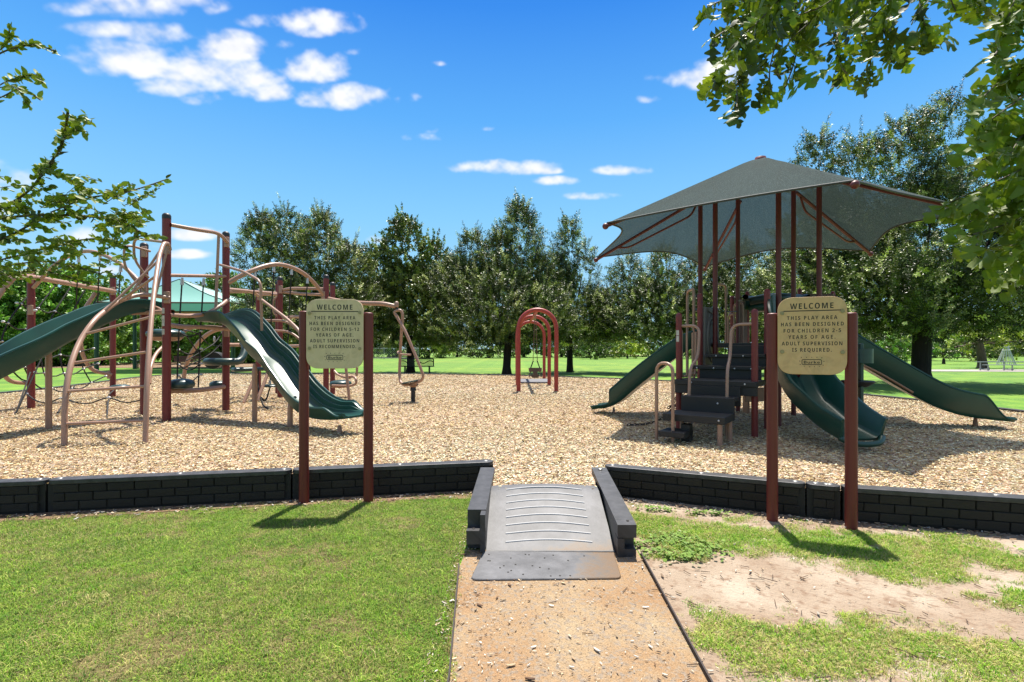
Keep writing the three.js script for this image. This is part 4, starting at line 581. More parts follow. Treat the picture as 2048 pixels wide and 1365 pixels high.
// ---------------------------------------------------------------- covered structure for smaller children (right)
{
  const t = thing('play_structure', 'maroon and black play structure with steps and three green slides under the grey canopy', 'play structure', V(4.25, FILL, -8.9));
  const n = [0.588, 0.809], f = [0.809, -0.588];           // into the structure, and along the front edge (x, depth)
  const hexR = 0.95, HC = [4.27, 8.95], hx = [0, 1, 2, 3, 4, 5].map((k) => { const a = (36 + 60 * k) * Math.PI / 180; return [HC[0] + hexR * Math.cos(a), HC[1] - hexR * Math.sin(a)]; });
  const a = [2.49, 7.63], e = [3.33, 7.02], b1 = [3.11, 8.46], i1 = [3.89, 7.80];
  for (const [p, h] of [[a, 1.76], [e, 1.77], [b1, 2.14], [i1, 2.14]]) playPost(t, p[0], p[1], h, 0.044, 0, M.maroon, M.maroon);
  for (const [px, py, d] of [[1465, 592, 10.6], [1495, 583, 11.0], [1600, 577, 10.5], [1666, 583, 10.2]]) { const q = at(px, py, d); playPost(t, q.x, d, q.y - FILL, 0.042, 0, M.maroon, M.maroon); }
  // decks and steps
  const slab = (name, pts, h, th, mat = M.deck, label) => { const s = new THREE.Shape(pts.map(([x, d]) => new THREE.Vector2(x, d))), g = new THREE.ExtrudeGeometry(s, { depth: th, bevelEnabled: true, bevelSize: 0.006, bevelThickness: 0.006, bevelSegments: 1 }).rotateX(-Math.PI / 2).translate(0, FILL + h - th - 0.006, 0); return part(name, g, mat, t, label); };
  const quad = (o, u0, u1, v0, v1) => [[u0, v0], [u1, v0], [u1, v1], [u0, v1]].map(([u, v]) => [o[0] + f[0] * u + n[0] * v, o[1] + f[1] * u + n[1] * v]);
  const bolts = (m, o, v, us, h) => us.forEach((u) => { const x = o[0] + f[0] * u + n[0] * v, d = o[1] + f[1] * u + n[1] * v; part('bolt', ball(V(x, FILL + h, -d), 0.014, 1, 1, 1, 8), M.clip, m); });
  const mid = [(a[0] + e[0]) / 2, (a[1] + e[1]) / 2];
  let m = slab('transfer_platform', quad(mid, -0.40, 0.36, -1.0, -0.5), 0.37, 0.08, M.deck, 'low black transfer platform at the foot of the steps'); bolts(m, mid, -1.013, [0.3], 0.325);
  m = slab('step', quad(mid, -0.32, 0.36, -0.5, -0.25), 0.57, 0.04); m = slab('riser', quad(mid, -0.32, 0.36, -0.5, -0.47), 0.53, 0.24); bolts(m, mid, -0.51, [0.16], 0.49);
  m = slab('riser', quad(mid, -0.32, 0.36, -0.14, -0.11), 0.7, 0.26);
  m = slab('deck', quad(mid, -0.56, 0.56, -0.12, 0.52), 0.77, 0.06, M.deck, 'wide black lower deck between the front posts'); bolts(m, mid, -0.135, [-0.3, 0.42], 0.735); m = slab('deck_edge', quad(mid, -0.54, 0.56, -0.1, -0.05), 0.705, 0.12);
  m = slab('riser', quad(mid, -0.36, 0.5, 0.53, 0.56), 0.93, 0.15); m = slab('step', quad(mid, -0.5, 0.5, 0.5, 0.86), 0.96, 0.04); bolts(m, mid, 0.49, [-0.4, -0.15, 0.15, 0.38], 0.925);
  m = slab('riser', quad(mid, -0.26, 0.5, 0.87, 0.9), 1.11, 0.15); m = slab('step', quad(mid, -0.36, 0.5, 0.84, 1.2), 1.14, 0.04); bolts(m, mid, 0.83, [-0.2, 0.2], 1.11);
  m = slab('riser', quad(mid, -0.1, 0.5, 1.18, 1.21), 1.28, 0.14); slab('deck', hx, 1.32, 0.06, M.deck, 'six sided black upper deck');
  for (const [u, v] of [[0.3, -0.96], [0.32, -0.54], [-0.3, -0.54]]) { const x = mid[0] + f[0] * u + n[0] * v, d = mid[1] + f[1] * u + n[1] * v; part('platform_leg', cyl(V(x, FILL - 0.08, -d), V(x, FILL + 0.3, -d), 0.032), M.tan, t); }
  // hoop rail and ground step beside the platform
  { const p = [1.93, 6.83], q = [2.075, 6.6]; part('hoop_rail', rail([V(p[0], FILL - 0.05, -p[1]), V(p[0], FILL + 1.03, -p[1]), V(q[0], FILL + 1.03, -q[1]), V(q[0], FILL - 0.05, -q[1])], 0.022, 0.13, 10), M.tan, t);
    const o = [2.0, 6.72]; slab('ground_step', quad(o, -0.02, 0.3, -0.14, 0.22), 0.16, 0.06); slab('step_support', quad(o, 0.2, 0.3, 0.08, 0.2), 0.24, 0.24, M.deck); }
  // curved handrails at the two front posts
  const hr = (pt, dir, low) => part('handrail', rail([V(pt[0] + f[0] * 0.02 * dir, FILL + 1.56, -pt[1] - 0.0), V(pt[0] + f[0] * 0.3 * dir, FILL + 1.56, -(pt[1] + f[1] * 0.3 * dir)), V(pt[0] + f[0] * 0.3 * dir - n[0] * 0.08, FILL + 1.1, -(pt[1] + f[1] * 0.3 * dir - n[1] * 0.08)), V(pt[0] + f[0] * 0.27 * dir - n[0] * 0.36, FILL + 0.95, -(pt[1] + f[1] * 0.27 * dir - n[1] * 0.36)), V(pt[0] + f[0] * 0.27 * dir - n[0] * 0.42, FILL + low, -(pt[1] + f[1] * 0.27 * dir - n[1] * 0.42))], 0.021, 0.13, 10), M.tan, t);
  hr(a, 1, 0.3); hr(e, -1, 0.05);
  { const q = at(1353.5, 666, 7.58); for (const [y, h] of [[666, 0.075], [678, 0.085]]) { const w = at(1353, y, 7.58); part('label_sticker', new THREE.CylinderGeometry(0.0455, 0.0455, h, 8, 1, true, -1.3, 1.0).translate(a[0], w.y, -a[1]), M.sticker, t); } }
  // side barrier between the left front post and the one behind it
  part('barrier_loop', rail([V(2.56, FILL + 1.5, -7.72), V(2.56, FILL + 0.8, -7.72), V(2.98, FILL + 0.8, -8.3), V(2.98, FILL + 1.5, -8.3)], 0.018, 0.08), M.tan, t);
  for (const u of [0.35, 0.65]) part('barrier_bar', cyl(V(mix(2.52, 3.06, u), FILL + 0.82, -mix(7.68, 8.38, u)), V(mix(2.52, 3.06, u), FILL + 1.48, -mix(7.68, 8.38, u)), 0.016), M.tan, t);
  // carved grey panel
  { const w = 0.72, h = 0.95, s = new THREE.Shape(); s.moveTo(-w / 2, -h / 2); s.lineTo(w / 2, -h / 2); s.lineTo(w / 2, h / 2 - 0.03); s.quadraticCurveTo(0.2, h / 2 + 0.05, 0.08, h / 2 - 0.02); s.quadraticCurveTo(-0.1, h / 2 + 0.04, -w / 2, h / 2); s.closePath();
    const bas = [[3.15, 8.46], [3.62, 9.05]], ry = -Math.atan2(-(bas[1][1] - bas[0][1]), bas[1][0] - bas[0][0]), T = (g) => g.rotateY(ry).translate((bas[0][0] + bas[1][0]) / 2, FILL + 1.42, -(bas[0][1] + bas[1][1]) / 2);
    const pn = part('activity_panel', T(new THREE.ExtrudeGeometry(s, { depth: 0.03, bevelEnabled: true, bevelSize: 0.012, bevelThickness: 0.01, bevelSegments: 2 })), M.panelGrey, t, 'grey panel with a carved oval ring');
    const ov = (r, tr, c) => part('oval_ring', T(new THREE.TorusGeometry(r, tr, 10, 40).scale(0.9, 1.25, 1).translate(0, -0.02, 0.04)), c, pn); ov(0.3, 0.03, M.panelGrey); ov(0.26, 0.022, M.black); ov(0.2, 0.02, M.panelGrey); part('slot', T(new RoundedBoxGeometry(0.05, 0.3, 0.02, 2, 0.008).translate(0.1, 0.02, 0.045)), M.black, pn); part('panel_lip', T(tube([V(-0.25, 0.44, 0.04), V(-0.05, 0.41, 0.045), V(0.1, 0.38, 0.045), V(0.2, 0.42, 0.045), V(0.28, 0.46, 0.04)], 0.016, 20, 8)), M.panelGrey, pn); }
  part('roof_cap', new RoundedBoxGeometry(0.3, 0.05, 0.35, 2, 0.02).rotateY(0.6).translate(...at(1412, 620, 9.0).toArray()), M.pod, t);
  // tall loops at the left slide and on the far side
  const loop = (p, q, y0, y1, r = 0.022) => part('grab_loop', rail([V(p[0], FILL + y0, -p[1]), V(p[0], FILL + y1, -p[1]), V(q[0], FILL + y1, -q[1]), V(q[0], FILL + y0, -q[1])], r, 0.09, 10), M.tan, t);
  { const q = at(1375, 600, 9.3), w = at(1388, 600, 8.85); loop([q.x, 9.3], [w.x, 8.85], 0.72, 2.27, 0.024); }
  { const q = at(1432, 600, 10.0), w = at(1452.5, 600, 10.2); loop([q.x, 10.0], [w.x, 10.2], 1.32, 2.5, 0.024); }
  for (const [x, y0, d] of [[1457, 700, 10.3], [1468, 700, 10.1]]) loop([at(x, 600, d).x, d], [at(x + 9, 600, d).x, d - 0.2], 1.2, 2.22 - (x === 1457 ? 0.3 : 0.1), 0.018);
  part('cross_bar', cyl(at(1453, 624, 10.2), at(1474, 624, 9.8), 0.012), M.cap, t);
  // ribbed barrier panels
  const ribs = (px0, px1, y0, y1, d0, d1, k, label) => { const pn = part('barrier_panel', [cyl(at(px0, y0 + 4, d0), at(px1, y0 + 4, d1), 0.012), cyl(at(px0, y1 - 3, d0), at(px1, y1 - 3, d1), 0.012)], M.panelGrey, t, label); for (let j = 0; j < k; j++) { const u = (j + 0.5) / k, x = mix(px0, px1, u), d = mix(d0, d1, u); part('rib', cyl(at(x, y0, d), at(x, y1, d), 0.5 * (px1 - px0) / k / FOCAL * d * 0.98), std(col(0.2, 0.125, 0.095), 0.5), pn); } };
  ribs(1477.5, 1495, 598, 690, 9.8, 10.6, 7, 'ribbed brown barrier panel'); ribs(1604, 1668, 588, 690, 10.4, 10.0, 16, 'ribbed barrier panel behind the sign');
  // curved green hood behind the deck
  { const g = [], pos = []; const c = at(1558, 600, 10.2); const hood = (y0, y1, r, mat, nm) => part(nm, new THREE.CylinderGeometry(r, r * 1.03, y1 - y0, 28, 1, true, Math.PI * 0.55, Math.PI * 0.9).scale(1, 1, 0.8).translate(c.x - 0.1, (y0 + y1) / 2, c.z + 0.2), mat, t); hood(FILL + 2.02, FILL + 2.2, 0.62, M.green, 'hood'); part('hood_rim', tube([...Array(17).keys()].map((k) => { const an = Math.PI * (0.55 + 0.9 * k / 16); return V(c.x - 0.1 + 0.63 * Math.sin(an), FILL + 2.25, c.z + 0.2 + 0.5 * Math.cos(an)); }), 0.055, 40, 10), M.greenDark, t); part('hood_wall', tube([at(1503, 603, 10.2), at(1530, 598, 10), at(1560, 596, 9.8), at(1600, 598, 10)], 0.09, 30, 10), M.greenDark, t); part('hood_panel', tube([at(1500, 616, 10.3), at(1530, 614, 10.1), at(1560, 612, 10), at(1590, 614, 10.1)], 0.1, 30, 12), M.green, t); }
  // left slide
  const sl = [V(3.5, FILL + 1.34, -9.05), V(3.2, FILL + 1.26, -9.1), V(2.75, FILL + 0.92, -9.27), V(2.3, FILL + 0.5, -9.5), V(2.05, FILL + 0.26, -9.63), V(1.85, FILL + 0.15, -9.73), V(1.68, FILL + 0.12, -9.82), V(1.6, FILL + 0.1, -9.86)];
  part('slide', sweep(sl, (u) => { const h = 0.27 * mix(1, 0.2, smooth(0.78, 0.86, u)) ; return trough(0.24, h, h, 0.018, 0.028); }, 60), M.green, t, 'short straight green slide on the left of the covered structure'); leg(t, 1.93, 9.7, FILL + 0.12, 0.03);
  // curved slide in front
  const sc = [V(4.6, FILL + 1.34, -8.24), V(4.36, FILL + 1.31, -7.95), V(4.18, FILL + 1.16, -7.66), V(4.09, FILL + 0.82, -7.36), V(4.06, FILL + 0.56, -7.05), V(4.05, FILL + 0.4, -6.7), V(4.06, FILL + 0.26, -6.36), V(4.1, FILL + 0.16, -6.02)];
  part('slide', sweep(sc, (u) => { const hl = mix(0.36, 0.25, u), up = 0.42 * smooth(0.5, 0.2, u); return trough(0.26, hl + 0.06 * Math.sin(u * Math.PI), hl + up, 0.02, 0.035); }, 60), M.green, t, 'curved green slide coming forward behind the right sign'); part('exit_lip', tube([V(3.85, FILL + 0.17, -6.02), V(3.93, FILL + 0.13, -5.95), V(4.1, FILL + 0.11, -5.92), V(4.28, FILL + 0.13, -5.95), V(4.36, FILL + 0.18, -6.02)], 0.035, 24, 10), M.green, t); leg(t, 4.12, 6.25, FILL + 0.16, 0.03);
  // right slide
  const sr = [V(5.05, FILL + 1.34, -8.9), V(5.4, FILL + 1.28, -8.78), V(5.9, FILL + 0.93, -8.58), V(6.4, FILL + 0.56, -8.36), V(6.8, FILL + 0.3, -8.16), V(7.1, FILL + 0.2, -8.02), V(7.35, FILL + 0.17, -7.93), V(7.58, FILL + 0.15, -7.86)];
  part('slide', sweep(sr, (u) => { const h = 0.36 * mix(1, 0.1, smooth(0.86, 0.97, u)); return trough(0.25, h, h, 0.018, 0.03); }, 70), M.green, t, 'long straight green slide running out to the right'); leg(t, 7.2, 7.95, FILL + 0.16, 0.035, M.tanDeep); 
  part('slide_stiffener', tube([V(5.25, FILL + 1.22, -8.55), V(5.9, FILL + 0.86, -8.3), V(6.35, FILL + 0.53, -8.1)], 0.02, 20, 8), M.tanDeep, t);
  // activity pole with drum and round table near the right slide
  { const q = at(1722, 740, 7.2); part('activity_pole', new RoundedBoxGeometry(0.05, 1.15, 0.07, 2, 0.015).translate(q.x, FILL + 0.72, -7.2), M.pod, t); part('drum', new THREE.CylinderGeometry(0.11, 0.11, 0.2, 20).translate(q.x + 0.01, FILL + 1.12, -7.15), M.pod, t); part('round_table', lathe([[0.001, 0.03], [0.2, 0.028], [0.22, 0.01], [0.12, -0.06], [0.001, -0.09]], 24).translate(q.x + 0.02, FILL + 0.74, -7.3), M.cap, t); }
  { const q = at(1510, 740, 7.3); part('diamond_panel', new RoundedBoxGeometry(0.02, 0.3, 0.3, 2, 0.006).rotateX(Math.PI / 4).translate(4.12, FILL + 0.95, -7.42), M.maroon, t); }
  // chain net climber on the left
  { const lk = new THREE.TorusGeometry(0.024, 0.008, 5, 8).scale(0.7, 1.3, 1), L = []; const run = (p, q) => { const A = P3(p), B = P3(q), k = Math.round(A.distanceTo(B) / 0.045); for (let j = 0; j <= k; j++) { const c = A.clone().lerp(B, j / k); c.y -= 0.05 * Math.sin(Math.PI * j / k); const g = lk.clone(); if (j % 2) g.rotateY(Math.PI / 2); g.applyQuaternion(new THREE.Quaternion().setFromUnitVectors(V(0, 1, 0), B.clone().sub(A).normalize())); L.push(g.translate(c.x, c.y, c.z)); } };
    run([1386, 770, 8.3], [1362, 800, 8.1]); run([1376, 772, 8.4], [1330, 832, 8.2]); run([1390, 776, 8.2], [1340, 838, 7.9]); run([1335, 832, 8.1], [1258, 850, 8.0]); run([1352, 795, 8.2], [1338, 815, 8.1]); run([1345, 812, 8.2], [1370, 812, 8]); run([1356, 796, 8.2], [1382, 796, 8]); run([1330, 830, 8.1], [1362, 832, 7.9]); part('chain_net', L, M.chain, t); part('chain_ring', tube([at(1327, 826, 8), at(1331, 838, 8), at(1338, 840, 8)], 0.015, 12, 6), M.greyMetal, t); }
  // low parts seen below the deck
  { const q = at(1482, 790, 9.6); part('bench', [box(0.5, 0.03, 0.22, V(q.x + 0.3, FILL + 0.42, q.z)), box(0.04, 0.4, 0.2, V(q.x + 0.1, FILL + 0.2, q.z)), box(0.04, 0.4, 0.2, V(q.x + 0.5, FILL + 0.2, q.z))], M.tanDeep, t); part('lower_panel', box(0.5, 0.25, 0.03, V(4.3, FILL + 0.42, -9.0), 0.3, 0.01), M.tanDeep, t); }

  M.maroonDark = std(col(0.16, 0.02, 0.016), 0.5);
  // hexagonal shade canopy on six tall posts
  const c = thing('shade_canopy', 'six sided dark grey fabric shade canopy on maroon posts over the right play structure', 'canopy', V(4.3, FILL, -9.05));
  const hexOff = 6, CR = 3.12, CC = [4.33, 9.1], eave = FILL + 3.2, peak = FILL + 4.66, cor = [0, 1, 2, 3, 4, 5].map((k) => { const an = (hexOff + 30 + 60 * k) * Math.PI / 180; return V(CC[0] + CR * Math.cos(an), eave, -(CC[1] + CR * Math.sin(an))); });
  const C = [V(1.5, eave, -8.03), V(1.84, eave, -11.0), V(4.62, eave, -12.2), V(7.2, eave, -10.3), V(6.95, eave, -7.42), V(4.03, eave, -6.04)], PK = V(4.42, peak, -9.1);
  hx.forEach(([x, d], k) => { const rr = Math.hypot(x - PK.x, d - 9.1), y = mix(peak, eave, rr / CR) - 0.1; part('post', new THREE.CylinderGeometry(0.04, 0.042, y - FILL + 0.1, 16, 1).translate(x, (y + FILL - 0.1) / 2, -d), M.maroonDark, c); });
  const cloth = phys(col(0.122, 0.17, 0.162), 0.9, { map: dataTex(512, 512, (u, v, x, y) => { const h = hash((x >> 2) * 3 + 1, (y >> 2) * 7 + 2), w = noise2(u * 90, v * 90, 90), k = 0.56 + 0.25 * w + (h > 0.75 ? 0.75 * (h - 0.75) / 0.25 : 0); return [k * 0.95, k, k]; }, true, [1, 1]), side: THREE.DoubleSide, transparent: true, opacity: 0.94, transmission: 0.3, specularIntensity: 0.1 });
  for (let k = 0; k < 6; k++) {                            // each panel sags inwards between the corners
    const A1 = C[k], B1 = C[(k + 1) % 6], N = 16, pos = [], uv = [], idx = [];
    for (let i = 0; i <= N; i++) for (let j = 0; j <= N; j++) { const r = i / N, s = j / N, e0 = A1.clone().lerp(B1, s), bow = Math.sin(Math.PI * s), q = PK.clone().lerp(e0, r); const inward = PK.clone().setY(0).sub(e0.clone().setY(0)).normalize(); q.addScaledVector(inward, (k === 5 ? 0.14 : 0.36) * bow * r * r * r); q.y += -0.05 * bow * r * (1 - r) * 2 + (k === 5 ? 0.07 : 0.17) * bow * r * r * r - (1 - r) * 0 + (r < 0.08 ? -0.05 * (1 - r / 0.08) : 0); pos.push(q.x, q.y, q.z); uv.push(s * 3, r * 3); }
    for (let i = 0; i < N; i++) for (let j = 0; j < N; j++) { const o = i * (N + 1) + j; idx.push(o, o + N + 1, o + 1, o + 1, o + N + 1, o + N + 2); }
    const g = new THREE.BufferGeometry(); g.setAttribute('position', new THREE.Float32BufferAttribute(pos, 3)); g.setAttribute('uv', new THREE.Float32BufferAttribute(uv, 2)); g.setIndex(idx); g.computeVertexNormals();
    const pn = part('fabric_panel', g, cloth, c);
    const hem = []; for (let j = 0; j <= N; j++) { const o = (N * (N + 1) + j) * 3; hem.push(V(pos[o], pos[o + 1], pos[o + 2])); } part('hem', tube(hem, 0.016, 40, 6), std(col(0.06, 0.065, 0.06), 0.7), pn);
    const dir = A1.clone().sub(PK), p1 = PK.clone().addScaledVector(dir, 0.3).add(V(0, -0.1, 0)), p2 = A1.clone().addScaledVector(dir, 0.012).add(V(0, -0.04, 0)); part('rafter', cyl(p1, p2, 0.03), M.maroonDark, c); part('rafter_end', ball(p2, 0.05, 1, 1, 1, 12), M.maroonDark, c);
    if (k > 0 && k < 4) { const l1 = PK.clone().addScaledVector(dir, 0.38).add(V(0, -0.32, 0)), l2 = A1.clone().addScaledVector(dir, -0.22).add(V(0, -0.2, 0)); part('brace', rail([PK.clone().addScaledVector(dir, 0.34).add(V(0, -0.13, 0)), l1, l2, A1.clone().addScaledVector(dir, -0.14).add(V(0, -0.05, 0))], 0.02, 0.1, 8), M.maroonDark, c); }
  }
  part('hub', lathe([[0.001, 0.06], [0.09, 0.03], [0.12, -0.12], [0.001, -0.14]], 16).translate(PK.x, PK.y - 0.06, PK.z), M.maroon, c);
}

// ---------------------------------------------------------------- trees and shrubs
function sprig(n, len, leafL, leafW, seed) {               // a twig's worth of folded leaves
  const r = rng(seed), pos = [], idx = [];
  for (let i = 0; i < n; i++) {
    const u = (i + 0.5) / n, base = V((r() - 0.5) * 0.12 * len, u * len, (r() - 0.5) * 0.12 * len), a = i * 2.4 + r(), up = mix(-0.3, 0.9, r()) + 0.3 * u, dir = V(Math.cos(a) * Math.cos(up), Math.sin(up), Math.sin(a) * Math.cos(up)), l = leafL * mix(0.7, 1.2, r()), w = leafW * mix(0.8, 1.2, r());
    const side = V(0, 1, 0).cross(dir).normalize().applyAxisAngle(dir, (r() - 0.5) * 2.2), nrm = side.clone().cross(dir), o = pos.length / 3;
    const p = [base, base.clone().addScaledVector(dir, l * 0.45).addScaledVector(side, w / 2).addScaledVector(nrm, w * 0.18), base.clone().addScaledVector(dir, l * 0.45).addScaledVector(side, -w / 2).addScaledVector(nrm, w * 0.18), base.clone().addScaledVector(dir, l)];
    for (const q of p) pos.push(q.x, q.y, q.z); idx.push(o, o + 1, o + 3, o, o + 3, o + 2);
  }
  const g = new THREE.BufferGeometry(); g.setAttribute('position', new THREE.Float32BufferAttribute(pos, 3)); g.setIndex(idx); const f = g.toNonIndexed(); f.computeVertexNormals(); return f;
}
const leafMat = phys(col(1, 1, 1), 0.4, { transmission: 0.38, side: THREE.DoubleSide, specularIntensity: 0.5 });
const SPRIGS = { fine: sprig(26, 0.62, 0.125, 0.055, 3), broad: sprig(22, 0.6, 0.17, 0.1, 7), soft: sprig(24, 0.9, 0.22, 0.12, 11), far: sprig(16, 1.5, 0.5, 0.3, 13) };
const ONE = V(1, 1, 1), UP = V(0, 1, 0);
function crownList(seed, lobes, dens, size, pal, opt = {}) { // lobes: {c: [x, depth], y0, y1, R}
  const R = rng(seed), out = [], q = new THREE.Quaternion(), ax = V(0, 0, 0);
  const add = (p, dir, s, k) => { const sp = new THREE.Quaternion().setFromAxisAngle(UP, R() * 6.28); q.setFromUnitVectors(UP, dir.normalize()).multiply(sp); const c = pal[Math.floor(R() * pal.length)]; out.push([new THREE.Matrix4().compose(p, q.clone(), V(s, s, s)), srgb(c, mix(0.65, 1.25, R()) * k)]); };
  for (const L of lobes) {
    const vol = (L.y1 - L.y0) * L.R * L.R, n = Math.round(dens * vol);
    const prof = (t) => (t < 0.18 ? 0.62 + 0.38 * Math.sqrt(t / 0.18) : Math.pow(1 - Math.pow((t - 0.18) / 0.82, opt.round ?? 2.1), 0.8) * 0.94 + 0.05);
    for (let i = 0; i < n; i++) {
      const t = Math.pow(R(), 0.9), az = R() * 6.283, lump = 0.62 + 0.75 * fbm(Math.cos(az) * 1.6 + seed * 3.7 + 20, Math.sin(az) * 1.6 + t * 4.5 + L.c[0] + 40, 3), lim = L.R * prof(t) * lump, r = lim * Math.pow(R(), 0.42);
      const y = mix(L.y0, L.y1, t) + (R() - 0.5) * 0.5, p = V(L.c[0] + r * Math.cos(az), y, -L.c[1] + r * Math.sin(az));
      if (noise3(p.x * 0.85 + 30, p.y * 0.85 + 9, p.z * 0.85 + 77) < (opt.gap ?? 0.4)) continue;
      const dir = V(Math.cos(az) * mix(0.4, 1, R()), mix(-0.5, 1.3, R()) * mix(0.6, 1.1, t), Math.sin(az) * mix(0.4, 1, R()));
      add(p, dir, size * mix(0.7, 1.25, R()), 1);
    }
    for (let i = 0; i < (opt.shoots ?? 0); i++) {          // upright shoots that break the outline
      const t = mix(0.35, 1, Math.sqrt(R())), az = R() * 6.283, r = L.R * prof(t) * mix(0.5, 1.0, R()), h = mix(0.5, 1.3, R()) * size, p = V(L.c[0] + r * Math.cos(az), mix(L.y0, L.y1, t), -L.c[1] + r * Math.sin(az)), d = V(Math.cos(az) * 0.35, 1, Math.sin(az) * 0.35);
      for (let k = 0; k < 4; k++) add(p.clone().addScaledVector(d, k / 4 * h), d.clone().add(V((R() - 0.5) * 0.5, 0, (R() - 0.5) * 0.5)), size * mix(0.85, 0.5, k / 4), 1.05);
    }
  }
  return out;
}
const DARK = [[84, 104, 36], [100, 124, 42], [62, 78, 26], [82, 102, 34], [146, 164, 62], [196, 204, 126]], MIDG = [[84, 116, 38], [104, 138, 46], [70, 96, 34], [142, 168, 68], [112, 144, 50]], LUSH = [[104, 150, 44], [132, 176, 58], [84, 128, 40], [156, 192, 74]], LIME = [[168, 184, 52], [188, 198, 70], [140, 164, 44]];
function tree(name, label, category, seed, base, trunk, lobes, dens, size, pal, geo, opt = {}, group) { // base [x, depth]; trunk {r, h}
  const t = thing(name, label, category, V(base[0], 0, -base[1]), group), R = rng(seed + 500), g = [];
  if (trunk) {
    const lean = trunk.lean ?? 0, y1 = trunk.h, top = V(base[0] + lean, y1, -base[1]);
    const pts = [V(base[0], -0.1, -base[1]), V(base[0] + lean * 0.3, y1 * 0.4, -base[1]), top];
    const lt = lathe([[trunk.r * 1.7, -0.1], [trunk.r * 1.25, 0.12], [trunk.r * 1.02, 0.5], [trunk.r * 0.95, y1 * 0.6], [trunk.r * 0.85, y1]], 12); const p = lt.attributes.position;
    for (let i = 0; i < p.count; i++) { const y = p.getY(i), a = Math.atan2(p.getZ(i), p.getX(i)), k = 1 + 0.16 * (noise2(a * 2 + 9, y * 2 + seed) - 0.5); p.setX(i, p.getX(i) * k + lean * clamp(y / y1) ** 1.4); p.setZ(i, p.getZ(i) * k); }
    lt.computeVertexNormals(); g.push(lt.translate(base[0], 0, -base[1]));
    part('trunk', g, trunk.mat ?? M.bark, t);
    const lim = []; for (const L of lobes) for (let k = 0; k < (opt.limbs ?? 2); k++) { const e = V(L.c[0] + (R() - 0.5) * L.R, mix(L.y0, L.y1, mix(0.2, 0.6, R())), -L.c[1] + (R() - 0.5) * L.R), st = top.clone().add(V(0, -y1 * 0.25 * R(), 0)); lim.push(tube([st, st.clone().lerp(e, 0.45).add(V((R() - 0.5) * 0.5, -0.2 + 0.3 * R(), (R() - 0.5) * 0.5)), e], trunk.r * mix(0.1, 0.22, R()), 10, 5)); }
    if (lim.length) part('limb', lim, trunk.mat ?? M.bark, t);
  }
  const list = crownList(seed, lobes, dens, size, pal, opt), b = baseOf(t), sh = new THREE.Matrix4().makeTranslation(-b.x, -b.y, -b.z);
  list.forEach((e) => e[0].premultiply(sh));
  instanced('crown', geo, opt.mat ?? leafMat, list, t, 'stuff'); return t;
}
const lob = (px, top, d, R, bottom = 676) => ({ c: [(px - 1024) / FOCAL * d, d], y0: Math.max(0.2, EYE - (bottom - HORIZON) / FOCAL * d), y1: EYE - (top - HORIZON) / FOCAL * d, R });
const gx = (px, d) => [(px - 1024) / FOCAL * d, d];
// the row on the lawn behind the play area
tree('oak_tree', 'broad dark green tree with several pointed tops behind the left climbing structure', 'tree', 1, gx(612, 30), { r: 0.22, h: 2.6 }, [lob(520, 436, 30.5, 1.9), lob(572, 428, 30, 1.9), lob(640, 432, 29.5, 2.3), lob(705, 500, 29, 2.2), lob(600, 560, 29, 3.6, 690), lob(720, 590, 29.5, 2.4, 690)], 34, 0.98, DARK, SPRIGS.fine, { shoots: 24, gap: 0.37, limbs: 1 });
tree('young_oak_tree', 'lighter loose leaved tree behind the black bench, above the spinner', 'tree', 2, gx(821, 33), { r: 0.24, h: 2.4 }, [lob(808, 444, 33, 2.2, 620), lob(862, 490, 33, 1.8, 640), lob(755, 500, 33, 1.7, 650), lob(820, 540, 32.5, 3.3, 692), lob(885, 560, 33, 2.9, 690), lob(750, 575, 33, 2.8, 692)], 15, 1.05, [[104, 124, 46], [126, 146, 56], [84, 104, 38], [168, 182, 98], [112, 134, 48]], SPRIGS.broad, { shoots: 14, gap: 0.41, limbs: 1 });
tree('oak_tree', 'tall dark green tree with a bare trunk just left of the red arch swing', 'tree', 3, gx(1013, 30), { r: 0.24, h: 2.5, lean: 0.15 }, [lob(1040, 412, 30, 1.9), lob(1000, 470, 30, 1.9), lob(945, 470, 31, 1.6), lob(1075, 520, 30, 1.8), lob(1000, 540, 29.5, 3.9, 690), lob(915, 525, 31, 3.1, 690), lob(1075, 570, 30, 2.8, 690)], 34, 0.98, DARK, SPRIGS.fine, { shoots: 24, gap: 0.37, limbs: 1 });
tree('oak_tree', 'slim dark pointed tree behind and right of the red arch swing', 'tree', 4, gx(1140, 34), { r: 0.2, h: 2.4 }, [lob(1140, 446, 34, 1.6), lob(1172, 490, 34, 1.3), lob(1115, 520, 34, 1.6), lob(1145, 545, 34, 3.0, 690), lob(1185, 590, 34, 2.0, 680)], 32, 1.0, DARK, SPRIGS.fine, { shoots: 18, gap: 0.37, limbs: 1 });
tree('oak_tree', 'wide low dark tree showing under the left end of the canopy', 'tree', 5, gx(1405, 32), { r: 0.26, h: 2.2 }, [lob(1255, 516, 32.5, 1.9), lob(1330, 508, 32, 2.2), lob(1405, 512, 32, 2.4), lob(1480, 500, 32, 2.6), lob(1300, 575, 31.5, 3.6, 684), lob(1450, 570, 31.5, 4, 692), lob(1225, 590, 32, 1.8, 672), lob(1540, 560, 32, 3, 694)], 32, 1.0, DARK, SPRIGS.fine, { shoots: 18, gap: 0.37, limbs: 1 });
